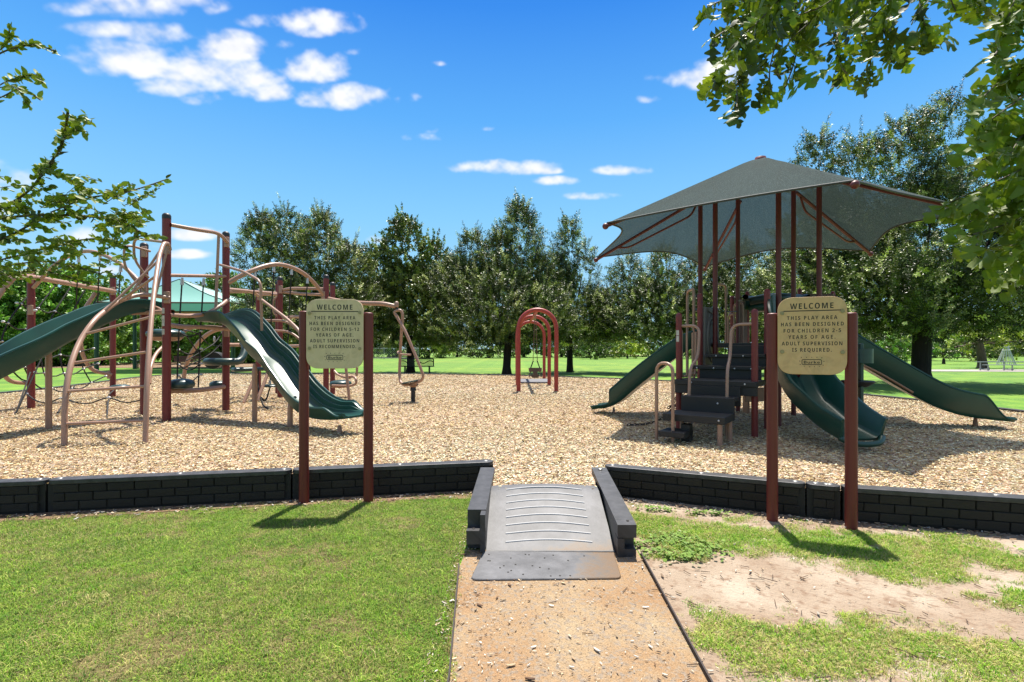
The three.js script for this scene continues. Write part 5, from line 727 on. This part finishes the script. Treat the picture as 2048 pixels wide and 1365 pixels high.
tree('oak_tree', 'huge dark tree with a thick trunk standing on the lawn right of the canopy', 'tree', 6, gx(1842, 22), { r: 0.36, h: 2.9, lean: 0.1 }, [lob(1890, 205, 22, 2.3, 560), lob(1800, 250, 22, 2.2, 560), lob(1720, 285, 22.5, 1.9, 560), lob(1640, 275, 23.5, 1.7, 600), lob(1960, 290, 22, 2.6, 600), lob(1850, 380, 21.5, 4.6, 650), lob(1700, 430, 22, 3.6, 655), lob(1990, 430, 22, 3.4, 655), lob(1780, 520, 21, 4.4, 676), lob(1920, 540, 21, 3.8, 672), lob(1600, 520, 24, 3.2, 680), lob(1640, 400, 24, 2.6, 620), lob(2060, 500, 21, 3.6, 650)], 24, 0.9, DARK, SPRIGS.fine, { shoots: 20, gap: 0.4, limbs: 1 });
// left: leafy growth behind the nets
const leftG = 'leafy trees behind the left climbing structure';
[[-60, 530, 44, 4.2], [40, 556, 46, 3.6], [120, 548, 48, 3.8], [205, 572, 52, 3.4], [285, 590, 60, 3.6], [360, 604, 64, 3.6], [440, 566, 56, 4.0], [500, 590, 60, 3.4], [560, 640, 66, 3.0]].forEach(([px, top, d, R], i) => tree('leafy_tree', ['bright green leafy tree at the far left edge beyond the nets', 'bright green leafy tree behind the left net beam', 'bright green tree between the two left net posts', 'green tree behind the dark green shade post', 'green bushy tree under the left half of the teal shade', 'green bushy tree under the right half of the teal shade', 'tall pale green tree just right of the teal shade', 'green tree behind the top of the wave slide', 'low green tree behind the leaning poles'][i], 'tree', 20 + i, gx(px, d), { r: 0.18, h: 2.2, mat: M.bark }, [lob(px, top, d, R, 730), lob(px + 30, top + 40, d, R * 0.8, 726), lob(px - 34, top + 55, d, R * 0.8, 728)], 4.6, 1.5, LUSH, SPRIGS.soft, { shoots: 4, gap: 0.38, round: 2.2, limbs: 1 }, leftG));
// far edge of the lawn
{ const R = rng(88); let k = 0;
  const marks = [[0, 'beyond the left edge, past the nets'], [230, 'seen between the left net posts'], [333, 'seen left of the tallest maroon post'], [452, 'between the two tallest maroon posts'], [605, 'seen past the wave slide'], [740, 'seen behind the left sign'], [800, 'seen just right of the left sign'], [870, 'seen above the black bench'], [1012, 'between the bench and bare trunk'], [1112, 'seen through the red arch swing'], [1215, 'seen just right of the red arch swing'], [1350, 'seen left of the covered structure'], [1540, 'seen through the covered structure'], [1700, 'seen behind the right sign'], [1840, 'between the right sign and thick trunk'], [1960, 'seen right of the thick trunk'], [2100, 'seen behind the bleachers'], [9999, 'beyond the right edge, past the bleachers']], used = new Map(), nth = ['', ', second from its left', ', third from its left', ', fourth from its left', ', fifth from its left', ', sixth from its left'];
  for (let px = -160; px < 2220; px += mix(52, 80, R())) {
    const d = mix(92, 108, R()), top = mix(640, 668, R()) - (px < 700 ? 24 : 0) - (px > 1650 ? 14 : 0), hazel = R();
    tree('far_tree', (() => { const w = marks.find(([x]) => px < x)[1], n = used.get(w) ?? 0; used.set(w, n + 1); return `distant ${hazel < 0.5 ? 'dull' : 'dark'} green tree ${w}${nth[n]}`; })(), 'tree', 60 + k, gx(px, d), { r: 0.25, h: 1.6 }, [lob(px, top, d, mix(3.6, 5.2, R()), 713), lob(px + mix(-24, 24, R()), top + 20, d - 2, mix(2.8, 4, R()), 714)], 1.7, 1.0, hazel < 0.5 ? MIDG : DARK, SPRIGS.far, { shoots: 2, gap: 0.34, round: 2.4, limbs: 1 }, 'trees in the distant row along the far side of the lawn'); k++;
  }
}
tree('yellow_bush', 'yellow green rounded bush on the far lawn left of the covered structure', 'bush', 140, gx(1255, 88), { r: 0.15, h: 0.8 }, [lob(1255, 674, 88, 2.8, 714), lob(1268, 690, 87, 2.2, 716)], 2.6, 0.85, LIME, SPRIGS.far, { gap: 0.34, round: 2.6, limbs: 1 });
tree('green_bush', 'mid green bush on the far lawn just right of the arch swing', 'bush', 141, gx(1192, 82), { r: 0.15, h: 0.8 }, [lob(1190, 676, 82, 2.6, 716), lob(1215, 688, 82, 2.0, 716)], 2.4, 0.8, MIDG, SPRIGS.far, { gap: 0.34, round: 2.4, limbs: 1 });
tree('green_bush', 'dark bush on the far lawn touching the top of the short slide', 'bush', 142, gx(1345, 84), { r: 0.15, h: 0.8 }, [lob(1345, 684, 84, 2.6, 717), lob(1375, 680, 84, 2.6, 717)], 2.4, 0.8, MIDG, SPRIGS.far, { gap: 0.34, round: 2.4, limbs: 1 });
tree('round_bush', 'round pale green bush on the lawn left of the big trunk', 'bush', 143, gx(1792, 56), { r: 0.12, h: 0.6 }, [lob(1790, 668, 56, 1.7, 727), lob(1778, 690, 56, 1.2, 728)], 6, 0.5, LUSH, SPRIGS.far, { gap: 0.3, round: 2.8, limbs: 1 });
tree('pale_bush', 'pale green bush on the lawn just right of the big trunk', 'bush', 144, gx(1888, 54), { r: 0.12, h: 0.6 }, [lob(1880, 668, 54, 1.6, 712), lob(1905, 676, 54, 1.3, 712)], 6, 0.5, LUSH, SPRIGS.far, { gap: 0.3, round: 2.6, limbs: 1 });
tree('leaning_tree', 'yellow green tree with a pale leaning trunk beside the bleachers', 'tree', 145, gx(1966, 41), { r: 0.3, h: 2.3, lean: -0.35, mat: M.barkPale }, [lob(1930, 660, 41, 1.3, 696), lob(1985, 655, 41, 1.5, 694), lob(2045, 650, 41, 1.9, 700), lob(1900, 682, 40, 0.9, 704), lob(1960, 640, 42, 2.2, 676)], 10, 0.8, LIME, SPRIGS.soft, { gap: 0.36, limbs: 2 });
tree('hedge_tree', 'dark green tree behind the bleachers at the right edge', 'tree', 146, gx(2060, 64), { r: 0.2, h: 1.5 }, [lob(2040, 620, 64, 4.2, 724), lob(1960, 640, 66, 4, 724)], 2, 1.3, DARK, SPRIGS.soft, { gap: 0.34, round: 2.4, limbs: 1 });
tree('hedge_tree', 'dark green tree behind the round bush and the big trunk', 'tree', 147, gx(1835, 72), { r: 0.2, h: 1.5 }, [lob(1840, 640, 72, 4.6, 722), lob(1750, 650, 74, 4.4, 722)], 1.6, 1.4, DARK, SPRIGS.soft, { gap: 0.34, round: 2.4, limbs: 1 });

// ---------------------------------------------------------------- things on the far lawn
sheet('mulch_bed', [[-46, 42], [-24, 42], [-20, 50], [-22, 60], [-40, 63], [-52, 56]], 0.02, std(col(0.5, 0.42, 0.34), 0.95, { map: chipTex }), 3);
sheet('sandy_bank', [[20, 112], [34, 112], [36, 122], [18, 122]], 0.35, std(col(0.62, 0.5, 0.38), 0.95, { map: soilTex }), 4);
sheet('concrete_pad', [[27, 35.0], [34, 34.2], [60, 33.5], [60, 38], [30, 38]], 0.02, M.concrete, 3);
{ // teal hip shade over the further play area
  const t = thing('teal_shade', 'teal four sided fabric shade on dark green posts, seen behind the tall maroon posts', 'shade canopy', V(-21.4, 0, -34.5)), c = [V(-26.8, 4.55, -33), V(-18.0, 4.5, -33), V(-17.0, 4.5, -40), V(-29.5, 4.5, -40)], pk = V(-23.4, 6.45, -36);
  const mat = phys(col(0.16, 0.52, 0.45), 0.85, { side: THREE.DoubleSide, transmission: 0.3 });
  for (let k = 0; k < 4; k++) { const a = c[k], b = c[(k + 1) % 4], N = 10, pos = [], idx = []; for (let i = 0; i <= N; i++) for (let j = 0; j <= N; j++) { const q = pk.clone().lerp(a.clone().lerp(b, j / N), i / N); q.y -= 0.25 * Math.sin(Math.PI * i / N) * 0.7; pos.push(q.x, q.y, q.z); } for (let i = 0; i < N; i++) for (let j = 0; j < N; j++) { const o = i * (N + 1) + j; idx.push(o, o + N + 1, o + 1, o + 1, o + N + 1, o + N + 2); } const g = new THREE.BufferGeometry(); g.setAttribute('position', new THREE.Float32BufferAttribute(pos, 3)); g.setIndex(idx); g.computeVertexNormals(); part('fabric_panel', g, mat, t); part('hem', cyl(a, b, 0.05), std(col(0.12, 0.06, 0.03), 0.7), t); part('ridge_seam', tube([pk, pk.clone().lerp(a, 0.5).add(V(0, -0.17, 0)), a], 0.03, 12, 6), M.greenPost, t); }
  for (const q of c) part('post', cyl(V(q.x, -0.1, q.z), V(q.x, q.y, q.z), 0.13), M.greenPost, t);
  const f = thing('orange_shade', 'orange brown fabric shade edge hanging below the teal shade', 'shade canopy', V(-22, 0, -42)), fg = [[-29, -17.5]]; part('fabric_panel', box(12, 0.08, 5, V(-23.2, 4.55, -43)).rotateX(0), phys(col(0.45, 0.2, 0.06), 0.8, { transmission: 0.2 }), f); for (const x of [-29, -17.4]) part('post', cyl(V(x, 0, -43), V(x, 4.55, -43), 0.1), M.greenPost, f);
}
function slatBench(name, label, px, py, d, w, mat, slats, wave) {
  const x = (px - 1024) / FOCAL * d, t = thing(name, label, 'bench', V(x, 0, -d)), y0 = 0.46, y1 = 0.92;
  if (wave) {
    part('frame', [cyl(V(x - w / 2, y0, -d), V(x + w / 2, y0, -d), 0.028), cyl(V(x - w / 2, y1, -d), V(x + w / 2, y1, -d), 0.028), cyl(V(x - w / 2, y0, -d), V(x - w / 2, y1, -d), 0.028), cyl(V(x + w / 2, y0, -d), V(x + w / 2, y1, -d), 0.028)], mat, t);
    for (let k = 0; k < slats; k++) { const u = (k + 0.5) / slats; part('slat', box(w / slats * 0.45, y1 - y0 - 0.05, 0.012, V(x - w / 2 + u * w, (y0 + y1) / 2, -d)), mat, t); }
    part('wave_trim', tube([...Array(25).keys()].map((k) => V(x - w / 2 + w * k / 24, 0.72 + 0.08 * Math.sin(k / 24 * Math.PI * 5), -d + 0.02)), 0.025, 60, 8), mat, t);
  } else for (let k = 0; k < 4; k++) part('slat', box(w, 0.09, 0.03, V(x, y0 + 0.06 + k * 0.12, -d)), mat, t);
  part('seat', [0, 1, 2, 3].map((k) => box(w, 0.025, 0.08, V(x, 0.44, -d - 0.1 * (k + 0.5)))), mat, t);
  for (const s of [-1, 1]) part('leg', [box(0.05, 0.46, 0.05, V(x + s * w * 0.36, 0.22, -d - 0.05)), box(0.05, 0.46, 0.05, V(x + s * w * 0.36, 0.22, -d - 0.38))], mat, t);
}
slatBench('park_bench', 'black metal bench with vertical slats and a wavy band, beyond the spinner', 833, 738, 31.6, 2.1, M.iron, 30, true);
slatBench('park_bench', 'maroon slatted park bench in the mulch bed under the teal shade', 375, 730, 46, 2.5, std(col(0.12, 0.02, 0.025), 0.5), 4, false);
{ const x = -30, d = 41, t = thing('spring_rider', 'small dark spring rider in front of the far mulch bed, left of the ladder rail', 'spring rider', V(x, 0, -d)); part('spring', tube([...Array(40).keys()].map((k) => V(x + 0.1 * Math.cos(k * 0.9), k * 0.012, -d + 0.1 * Math.sin(k * 0.9))), 0.02, 80, 6), M.iron, t); part('seat', tube([V(x - 0.6, 0.75, -d), V(x - 0.3, 0.6, -d), V(x, 0.55, -d), V(x + 0.3, 0.68, -d), V(x + 0.6, 0.95, -d)], 0.09, 24, 8), M.iron, t); part('handle', cyl(V(x + 0.35, 0.7, -d - 0.25), V(x + 0.35, 1.0, -d + 0.25), 0.03), M.iron, t); }
{ // chain link backstop
  const d = 84, X = (px) => (px - 1024) / FOCAL * d, t = thing('backstop_fence', 'chain link backstop fence with pale rails at the far side of the lawn', 'fence', V(X(780), 0, -d)); const x0 = X(735), x1 = X(838), ys = [0.15, 1.75, 3.05, 4.2];
  for (const px of [737, 768, 803, 836]) part('post', cyl(V(X(px), 0, -d), V(X(px), px === 768 || px === 803 ? 4.6 : 4.1, -d), 0.05), M.greyMetal, t);
  for (const y of ys) part('rail', cyl(V(x0, y, -d), V(x1, y - (y > 4 ? 0.35 : 0), -d), 0.045), M.greyMetal, t);
  const w = []; for (let k = -8; k < 26; k++) { const a = x0 + k * 0.35; for (const s of [1, -1]) { const b = s > 0 ? a : a + 4; const p = V(clamp(b, x0, x1), 0.1, -d), q = V(clamp(b + s * 4, x0, x1), 4.1, -d); if (Math.abs(p.x - q.x) < 3.9) { const f0 = s > 0 ? (p.x - b) / 4 : (b - p.x) / 4, f1 = s > 0 ? (q.x - b) / 4 : (b - q.x) / 4; p.y = 0.1 + 4 * clamp(f0); q.y = 0.1 + 4 * clamp(f1); } if (p.distanceTo(q) > 0.3) w.push(cyl(p, q, 0.008, 0.008, 4, true)); } } part('wire_mesh', w, M.greyMetal, t).userData.kind = 'stuff';
}
{ // bleachers and what stands by them
  const d = 36, t = thing('bleachers', 'low silver metal bleachers on a concrete pad at the right edge', 'bleachers', V(35, 0, -d));
  for (const [y, dd, h] of [[0.42, 0.0, 0], [0.62, 0.6, 0]]) part('bench_plank', box(6.0, 0.05, 0.28, V(36.2, y, -d - dd)), M.greyMetal, t);
  for (const x of [33.5, 35.2, 36.9, 38.6]) { part('frame', [cyl(V(x, 0.02, -d), V(x, 0.4, -d), 0.04), cyl(V(x, 0.02, -d - 0.6), V(x, 0.6, -d - 0.6), 0.04), cyl(V(x, 0.1, -d + 0.1), V(x, 0.1, -d - 0.7), 0.035)], M.greyMetal, t); }
  const D = 52, x = (2013 - 1024) / FOCAL * D, f = thing('climbing_cone', 'small white cone shaped slatted frame behind the bleachers', 'frame', V(x, 0, -D)); for (let k = 0; k < 14; k++) { const a = k / 14 * 6.283; part('slat', cyl(V(x + 0.75 * Math.cos(a), 0, -D + 0.75 * Math.sin(a)), V(x + 0.14 * Math.cos(a), 1.85, -D + 0.14 * Math.sin(a)), 0.03, 0.03, 6), std(col(0.8, 0.8, 0.78), 0.5), f); } part('ring', new THREE.TorusGeometry(0.3, 0.04, 8, 20).rotateX(Math.PI / 2).translate(x, 1.45, -D), std(col(0.8, 0.8, 0.78), 0.5), f); part('top_ring', new THREE.TorusGeometry(0.22, 0.05, 8, 16).translate(x + 0.1, 1.9, -D), std(col(0.8, 0.8, 0.78), 0.5), f);
}

// ---------------------------------------------------------------- branches that reach into the picture from both sides
function lobedLeaf(seed, L) {                              // an oak leaf: narrow base, deep sinuses, broad lobed end
  const r = rng(seed), half = [[0, 0.015], [0.08, 0.03], [0.16, 0.1], [0.24, 0.17], [0.3, 0.2], [0.345, 0.06], [0.4, 0.035], [0.45, 0.12], [0.54, 0.3], [0.61, 0.33], [0.65, 0.16], [0.69, 0.07], [0.76, 0.2], [0.85, 0.25], [0.9, 0.15], [0.95, 0.12], [1.0, 0.03]];
  const side = (s) => half.map(([u, w]) => [s * w * mix(0.8, 1.2, r()), u + (r() - 0.5) * 0.02]);
  const A = side(1), B = side(-1), pos = [], idx = [], cx = (u) => 0.03 * Math.sin(u * 5 + seed), bend = mix(0.1, 0.5, r()), cup = mix(0.15, 0.6, r());
  const P = (x, u) => { const z = cup * x * x * 2 + bend * (u - 0.4) * (u - 0.4) * (r() < 2 ? 1 : 1) + 0.03 * Math.sin(u * 14 + x * 9); return [(x + cx(u)) * L, u * L, z * L]; };
  for (let i = 0; i < half.length; i++) { pos.push(...P(0, half[i][0]), ...P(A[i][0] * 0.55, mix(half[i][0], A[i][1], 0.55)), ...P(...A[i]), ...P(B[i][0] * 0.55, mix(half[i][0], B[i][1], 0.55)), ...P(...B[i])); }
  for (let i = 0; i < half.length - 1; i++) { const o = i * 5, n = o + 5; for (const [a, b] of [[0, 1], [1, 2]]) idx.push(o + a, o + b, n + a, o + b, n + b, n + a); for (const [a, b] of [[0, 3], [3, 4]]) idx.push(o + a, n + a, o + b, o + b, n + a, n + b); }
  const g = new THREE.BufferGeometry(); g.setAttribute('position', new THREE.Float32BufferAttribute(pos, 3)); g.setIndex(idx); g.computeVertexNormals(); return g;
}
function ovalLeaf(seed, L) {
  const r = rng(seed), pos = [], idx = [], k = 6, W = L * mix(0.24, 0.32, r()), bend = mix(0.1, 0.4, r());
  for (let i = 0; i <= k; i++) { const u = i / k, w = W * Math.pow(Math.sin(Math.PI * Math.pow(u, 0.8)), 0.8), z = bend * u * u * L; pos.push(0, u * L, z, w, u * L, z + w * 0.35, -w, u * L, z + w * 0.35); }
  for (let i = 0; i < k; i++) { const o = i * 3, n = o + 3; idx.push(o, o + 1, n, o + 1, n + 1, n, o, n, o + 2, o + 2, n, n + 2); }
  const g = new THREE.BufferGeometry(); g.setAttribute('position', new THREE.Float32BufferAttribute(pos, 3)); g.setIndex(idx); g.computeVertexNormals(); return g;
}
const leafTone = (r, g, b, tr = 0.4) => phys(col(r, g, b), 0.6, { transmission: tr, side: THREE.DoubleSide, specularIntensity: 0.5 });
function bough(t, seed, twigs, leafGeos, mats, gap, single, droop, spread, total) { // twigs: lists of [px, py, depth, thickness]
  const R = rng(seed), spots = [], b = baseOf(t);
  for (const tw of twigs) {
    const pts = tw.pts.map(P3), cv = new THREE.CatmullRomCurve3(pts, false, 'centripetal'), len = cv.getLength();
    part('twig', new THREE.TubeGeometry(cv, 24, tw.r ?? 0.004, 6), tw.r > 0.012 ? M.bark : std(col(0.09, 0.065, 0.03), 0.8), t);
    const n = Math.max(2, Math.round(len * (tw.u1 ?? 1) / gap));
    for (let i = 0; i < n; i++) { const u = mix(tw.u0 ?? 0.15, 1, (i + R() * 0.8) / n); spots.push([cv.getPoint(Math.min(1, u)), cv.getTangent(Math.min(1, u))]); }
  }
  const rest = [];
  const vis = (p) => { const x = p.x / -p.z, y = (EYE - p.y) / -p.z; return p.z < 0 && Math.abs(x) < 1.02 && y > -0.72; };
  spots.sort((a, b2) => (vis(b2[0]) ? 1 : 0) - (vis(a[0]) ? 1 : 0));
  spots.forEach(([p, tg], i) => {
    const d = tg.clone().multiplyScalar(mix(0.2, 1, R())).add(V((R() - 0.5) * 2 * spread, -droop * mix(0.2, 1.4, R()) + (R() - 0.5) * spread, (R() - 0.5) * 2 * spread)).normalize(), q = new THREE.Quaternion().setFromUnitVectors(UP, d).multiply(new THREE.Quaternion().setFromAxisAngle(UP, R() * 6.283)), s = mix(0.65, 1.2, R()), g = leafGeos[Math.floor(R() * leafGeos.length)], mt = mats[Math.floor(R() * mats.length)];
    const off = V((R() - 0.5), (R() - 0.5), (R() - 0.5)).multiplyScalar(0.02);
    if (i < single) { const m = new THREE.Mesh(g, mt); m.name = 'leaf'; m.position.copy(p).add(off).sub(b); m.quaternion.copy(q); m.scale.setScalar(s); t.add(m); }
    else { const k = g.clone().applyMatrix4(new THREE.Matrix4().compose(p.clone().add(off), q, V(s, s, s))); rest.push(k.toNonIndexed()); }
  });
  if (rest.length) { const m = part('leaves', mergeGeometries(rest), mats[0], t); m.userData.kind = 'stuff'; }
}
{ // lobed oak, upper right
  const t = thing('bur_oak_tree', 'near oak tree whose large lobed leaves hang into the upper right corner', 'tree', V(4.3, 0, -0.9));
  part('trunk', tube([V(4.3, -0.1, -0.9), V(4.25, 1.6, -0.95), V(4.2, 3.4, -1.0), V(4.1, 5.2, -1.1)], 0.17, 30, 12), M.bark, t);
  part('limb', [tube([V(4.22, 2.6, -1), V(3.6, 3.5, -1.5), V(2.6, 3.85, -2.0), V(1.6, 3.6, -2.38)], 0.03, 30, 8), tube([V(4.24, 2.0, -0.95), V(3.5, 2.5, -1.5), V(2.45, 2.35, -1.92)], 0.025, 24, 8), tube([V(4.24, 2.9, -0.95), V(3.4, 3.2, -1.3), V(2.45, 2.85, -1.9)], 0.025, 24, 8)], M.bark, t);
  const T = (pts, o = {}) => ({ pts, ...o }), z = 2.35;
  const top = [[[1760, -200], [1600, -60], [1480, 40], [1430, 75]], [[1640, -90], [1530, 30], [1450, 110], [1425, 180]], [[1600, -60], [1520, 60], [1478, 150], [1474, 215]], [[1660, -80], [1570, 50], [1540, 140], [1545, 190]], [[1680, -100], [1610, 20], [1590, 120], [1570, 175]], [[1740, -90], [1690, 20], [1675, 100], [1690, 160]], [[1760, -90], [1730, 30], [1742, 110], [1738, 160]], [[1820, -100], [1790, 0], [1770, 70], [1800, 110]], [[1860, -100], [1840, -10], [1850, 50], [1880, 80]], [[1930, -90], [1900, -20], [1915, 30]], [[1700, -90], [1560, -10], [1450, 0], [1415, 15]], [[1700, -100], [1640, -10], [1600, 60], [1620, 100]], [[1780, -110], [1660, -20], [1540, 30], [1500, 90]], [[1820, -90], [1720, -10], [1640, 30], [1580, 80]], [[1900, -110], [1800, -30], [1730, 10], [1700, 60]], [[1660, -110], [1540, -30], [1470, -5]], [[1990, -110], [1950, -20], [1975, 30]], [[1700, -60], [1650, 10], [1560, 40], [1490, 60]], [[1720, -60], [1640, 20], [1560, 70]], [[1850, -60], [1760, 20], [1720, 70]]];
  const side = [[[2300, -80], [2120, 0], [2030, 60], [1990, 110]], [[2300, 20], [2110, 90], [2020, 150], [1965, 195]], [[2300, 120], [2100, 170], [2010, 220], [1955, 260]], [[2300, 180], [2120, 250], [2030, 290], [1965, 320]], [[2300, 220], [2100, 310], [2000, 360], [1900, 405]], [[2300, 260], [2120, 350], [2020, 400], [1930, 425]], [[2300, 300], [2120, 390], [2030, 440], [1945, 470]], [[2300, 340], [2140, 430], [2060, 480], [1975, 505]], [[2300, 400], [2150, 480], [2070, 520], [2015, 555]], [[2300, 60], [2140, 60], [2060, 110], [2030, 170]], [[2300, -40], [2150, -30], [2040, 10], [2000, 30]], [[2300, 200], [2140, 220], [2060, 260], [2020, 310]], [[2300, 320], [2150, 330], [2060, 350], [2000, 420]], [[2300, 420], [2160, 440], [2080, 450], [2040, 520]], [[2200, -80], [2080, -40], [2030, 0], [2010, 60]], [[2300, 130], [2150, 150], [2070, 200], [2045, 250]], [[2300, 380], [2160, 400], [2090, 420], [2060, 480]], [[2250, -60], [2120, -60], [2050, -20]], [[2300, 280], [2180, 290], [2090, 310], [2050, 380]]];
  const R = rng(6), tw = [...top.map((p) => T(p.map(([x, y], i) => [x, y, z + (R() - 0.5) * 0.7]), { r: 0.003, u0: 0.18 })), ...side.map((p) => T(p.map(([x, y]) => [x, y, 1.95 + (R() - 0.5) * 0.5]), { r: 0.003, u0: 0.3 }))];
  bough(t, 31, tw, [1, 2, 3, 4, 5].map((k) => lobedLeaf(k, 0.11)), [leafTone(0.19, 0.27, 0.014, 0.55), leafTone(0.1, 0.15, 0.01, 0.5), leafTone(0.34, 0.44, 0.022, 0.6), leafTone(0.05, 0.075, 0.008, 0.4), leafTone(0.08, 0.12, 0.01, 0.45)], 0.04, 300, 0.6, 0.85);
}
{ // small-leaved elm, left
  const t = thing('elm_tree', 'near small leaved tree whose thin branches reach in from the left edge', 'tree', V(-4.6, 0, -2.2));
  part('trunk', tube([V(-4.6, -0.1, -2.2), V(-4.55, 1.4, -2.25), V(-4.65, 3.2, -2.2), V(-4.6, 5, -2.3)], 0.14, 30, 12), M.bark, t);
  part('limb', [tube([V(-4.56, 1.3, -2.25), V(-4.0, 1.75, -2.45), V(-3.3, 1.95, -2.6)], 0.035, 24, 8), tube([V(-4.6, 2.2, -2.2), V(-3.9, 2.7, -2.4), V(-3.2, 2.85, -2.6)], 0.03, 24, 8)], M.bark, t);
  const D = 2.6, R = rng(16), tw = [], add = (pts, r = 0.0022, o = {}) => tw.push({ pts: pts.map(([x, y]) => [x, y, D + (R() - 0.5) * 0.35]), r, ...o });
  add([[-300, 500], [-60, 440], [40, 395], [90, 340], [125, 285], [135, 225]], 0.006, { u0: 0.3 }); add([[-300, 540], [-60, 450], [110, 430], [230, 440], [285, 468]], 0.006, { u0: 0.3 }); add([[100, 425], [180, 395], [240, 388], [285, 375], [335, 358]], 0.003, { u0: 0.1 }); add([[-200, 540], [0, 480], [60, 450], [130, 420]], 0.005); add([[-200, 560], [0, 520], [80, 500], [180, 478], [255, 495]], 0.004); add([[-200, 600], [-20, 540], [60, 525], [130, 530], [200, 548]], 0.004); add([[-200, 620], [-40, 580], [40, 545], [100, 545], [180, 568]], 0.004);
  add([[-200, 170], [-40, 125], [20, 98], [60, 90], [110, 102]], 0.004, { u0: 0.45 }); add([[-150, 150], [-20, 110], [15, 85], [18, 55]], 0.003, { u0: 0.5 }); add([[-200, 230], [-40, 190], [20, 160], [60, 150], [85, 165]], 0.003, { u0: 0.45 }); add([[-60, 210], [0, 195], [40, 178], [80, 200]], 0.003); add([[-100, 200], [0, 175], [40, 185], [60, 215]], 0.0025, { u0: 0.4 });
  for (let k = 0; k < 84; k++) { const x = mix(-60, 265, Math.pow(R(), 0.85)), y = mix(345, 565, R()) + (x > 170 ? 10 : 0), l = mix(30, 75, R()), a = mix(-0.6, 0.7, R()); if (y < 385 && x > 165) continue; if (x > 215 && y > 500) continue; if (x > 120 && y > 500 && y < 530 && R() < 0.6) continue; add([[x, y], [x + l * 0.5 * Math.cos(a), y + l * 0.5 * Math.sin(a) - 4], [x + l * Math.cos(a), y + l * Math.sin(a)]], 0.0016, { u0: 0 }); }
  for (let k = 0; k < 10; k++) { const u = R(), x = mix(70, 150, u), y = mix(350, 235, u) + (R() - 0.5) * 20, a = mix(-1.2, 0.4, R()); add([[x, y], [x + 16 * Math.cos(a), y + 16 * Math.sin(a)], [x + 34 * Math.cos(a), y + 34 * Math.sin(a)]], 0.0014, { u0: 0 }); }
  bough(t, 41, tw, [1, 2, 3].map((k) => ovalLeaf(k, 0.038)), [leafTone(0.22, 0.3, 0.018, 0.55), leafTone(0.34, 0.4, 0.026, 0.6), leafTone(0.05, 0.075, 0.008, 0.4), leafTone(0.08, 0.12, 0.01, 0.45), leafTone(0.48, 0.5, 0.04, 0.6)], 0.0175, 300, 0.1, 1.0);
}
const DIM = new Set(); scene.traverse((o) => { if (o.isMesh && !DIM.has(o.material) && o.name !== 'panel' && o.parent?.name !== 'panel') { DIM.add(o.material); o.material.color.multiplyScalar(o.material === leafMat || /lea(f|ves)/.test(o.name) ? 0.8 : /path$/.test(o.name) ? 0.66 : /wood_chips|play_surface/.test(o.name) ? 0.76 : /grass|clover/.test(o.name) ? 0.76 : 0.61); } });
scene.traverse((o) => { if (o.isMesh) { o.castShadow = true; o.receiveShadow = true; } });
renderer.render(scene, camera);
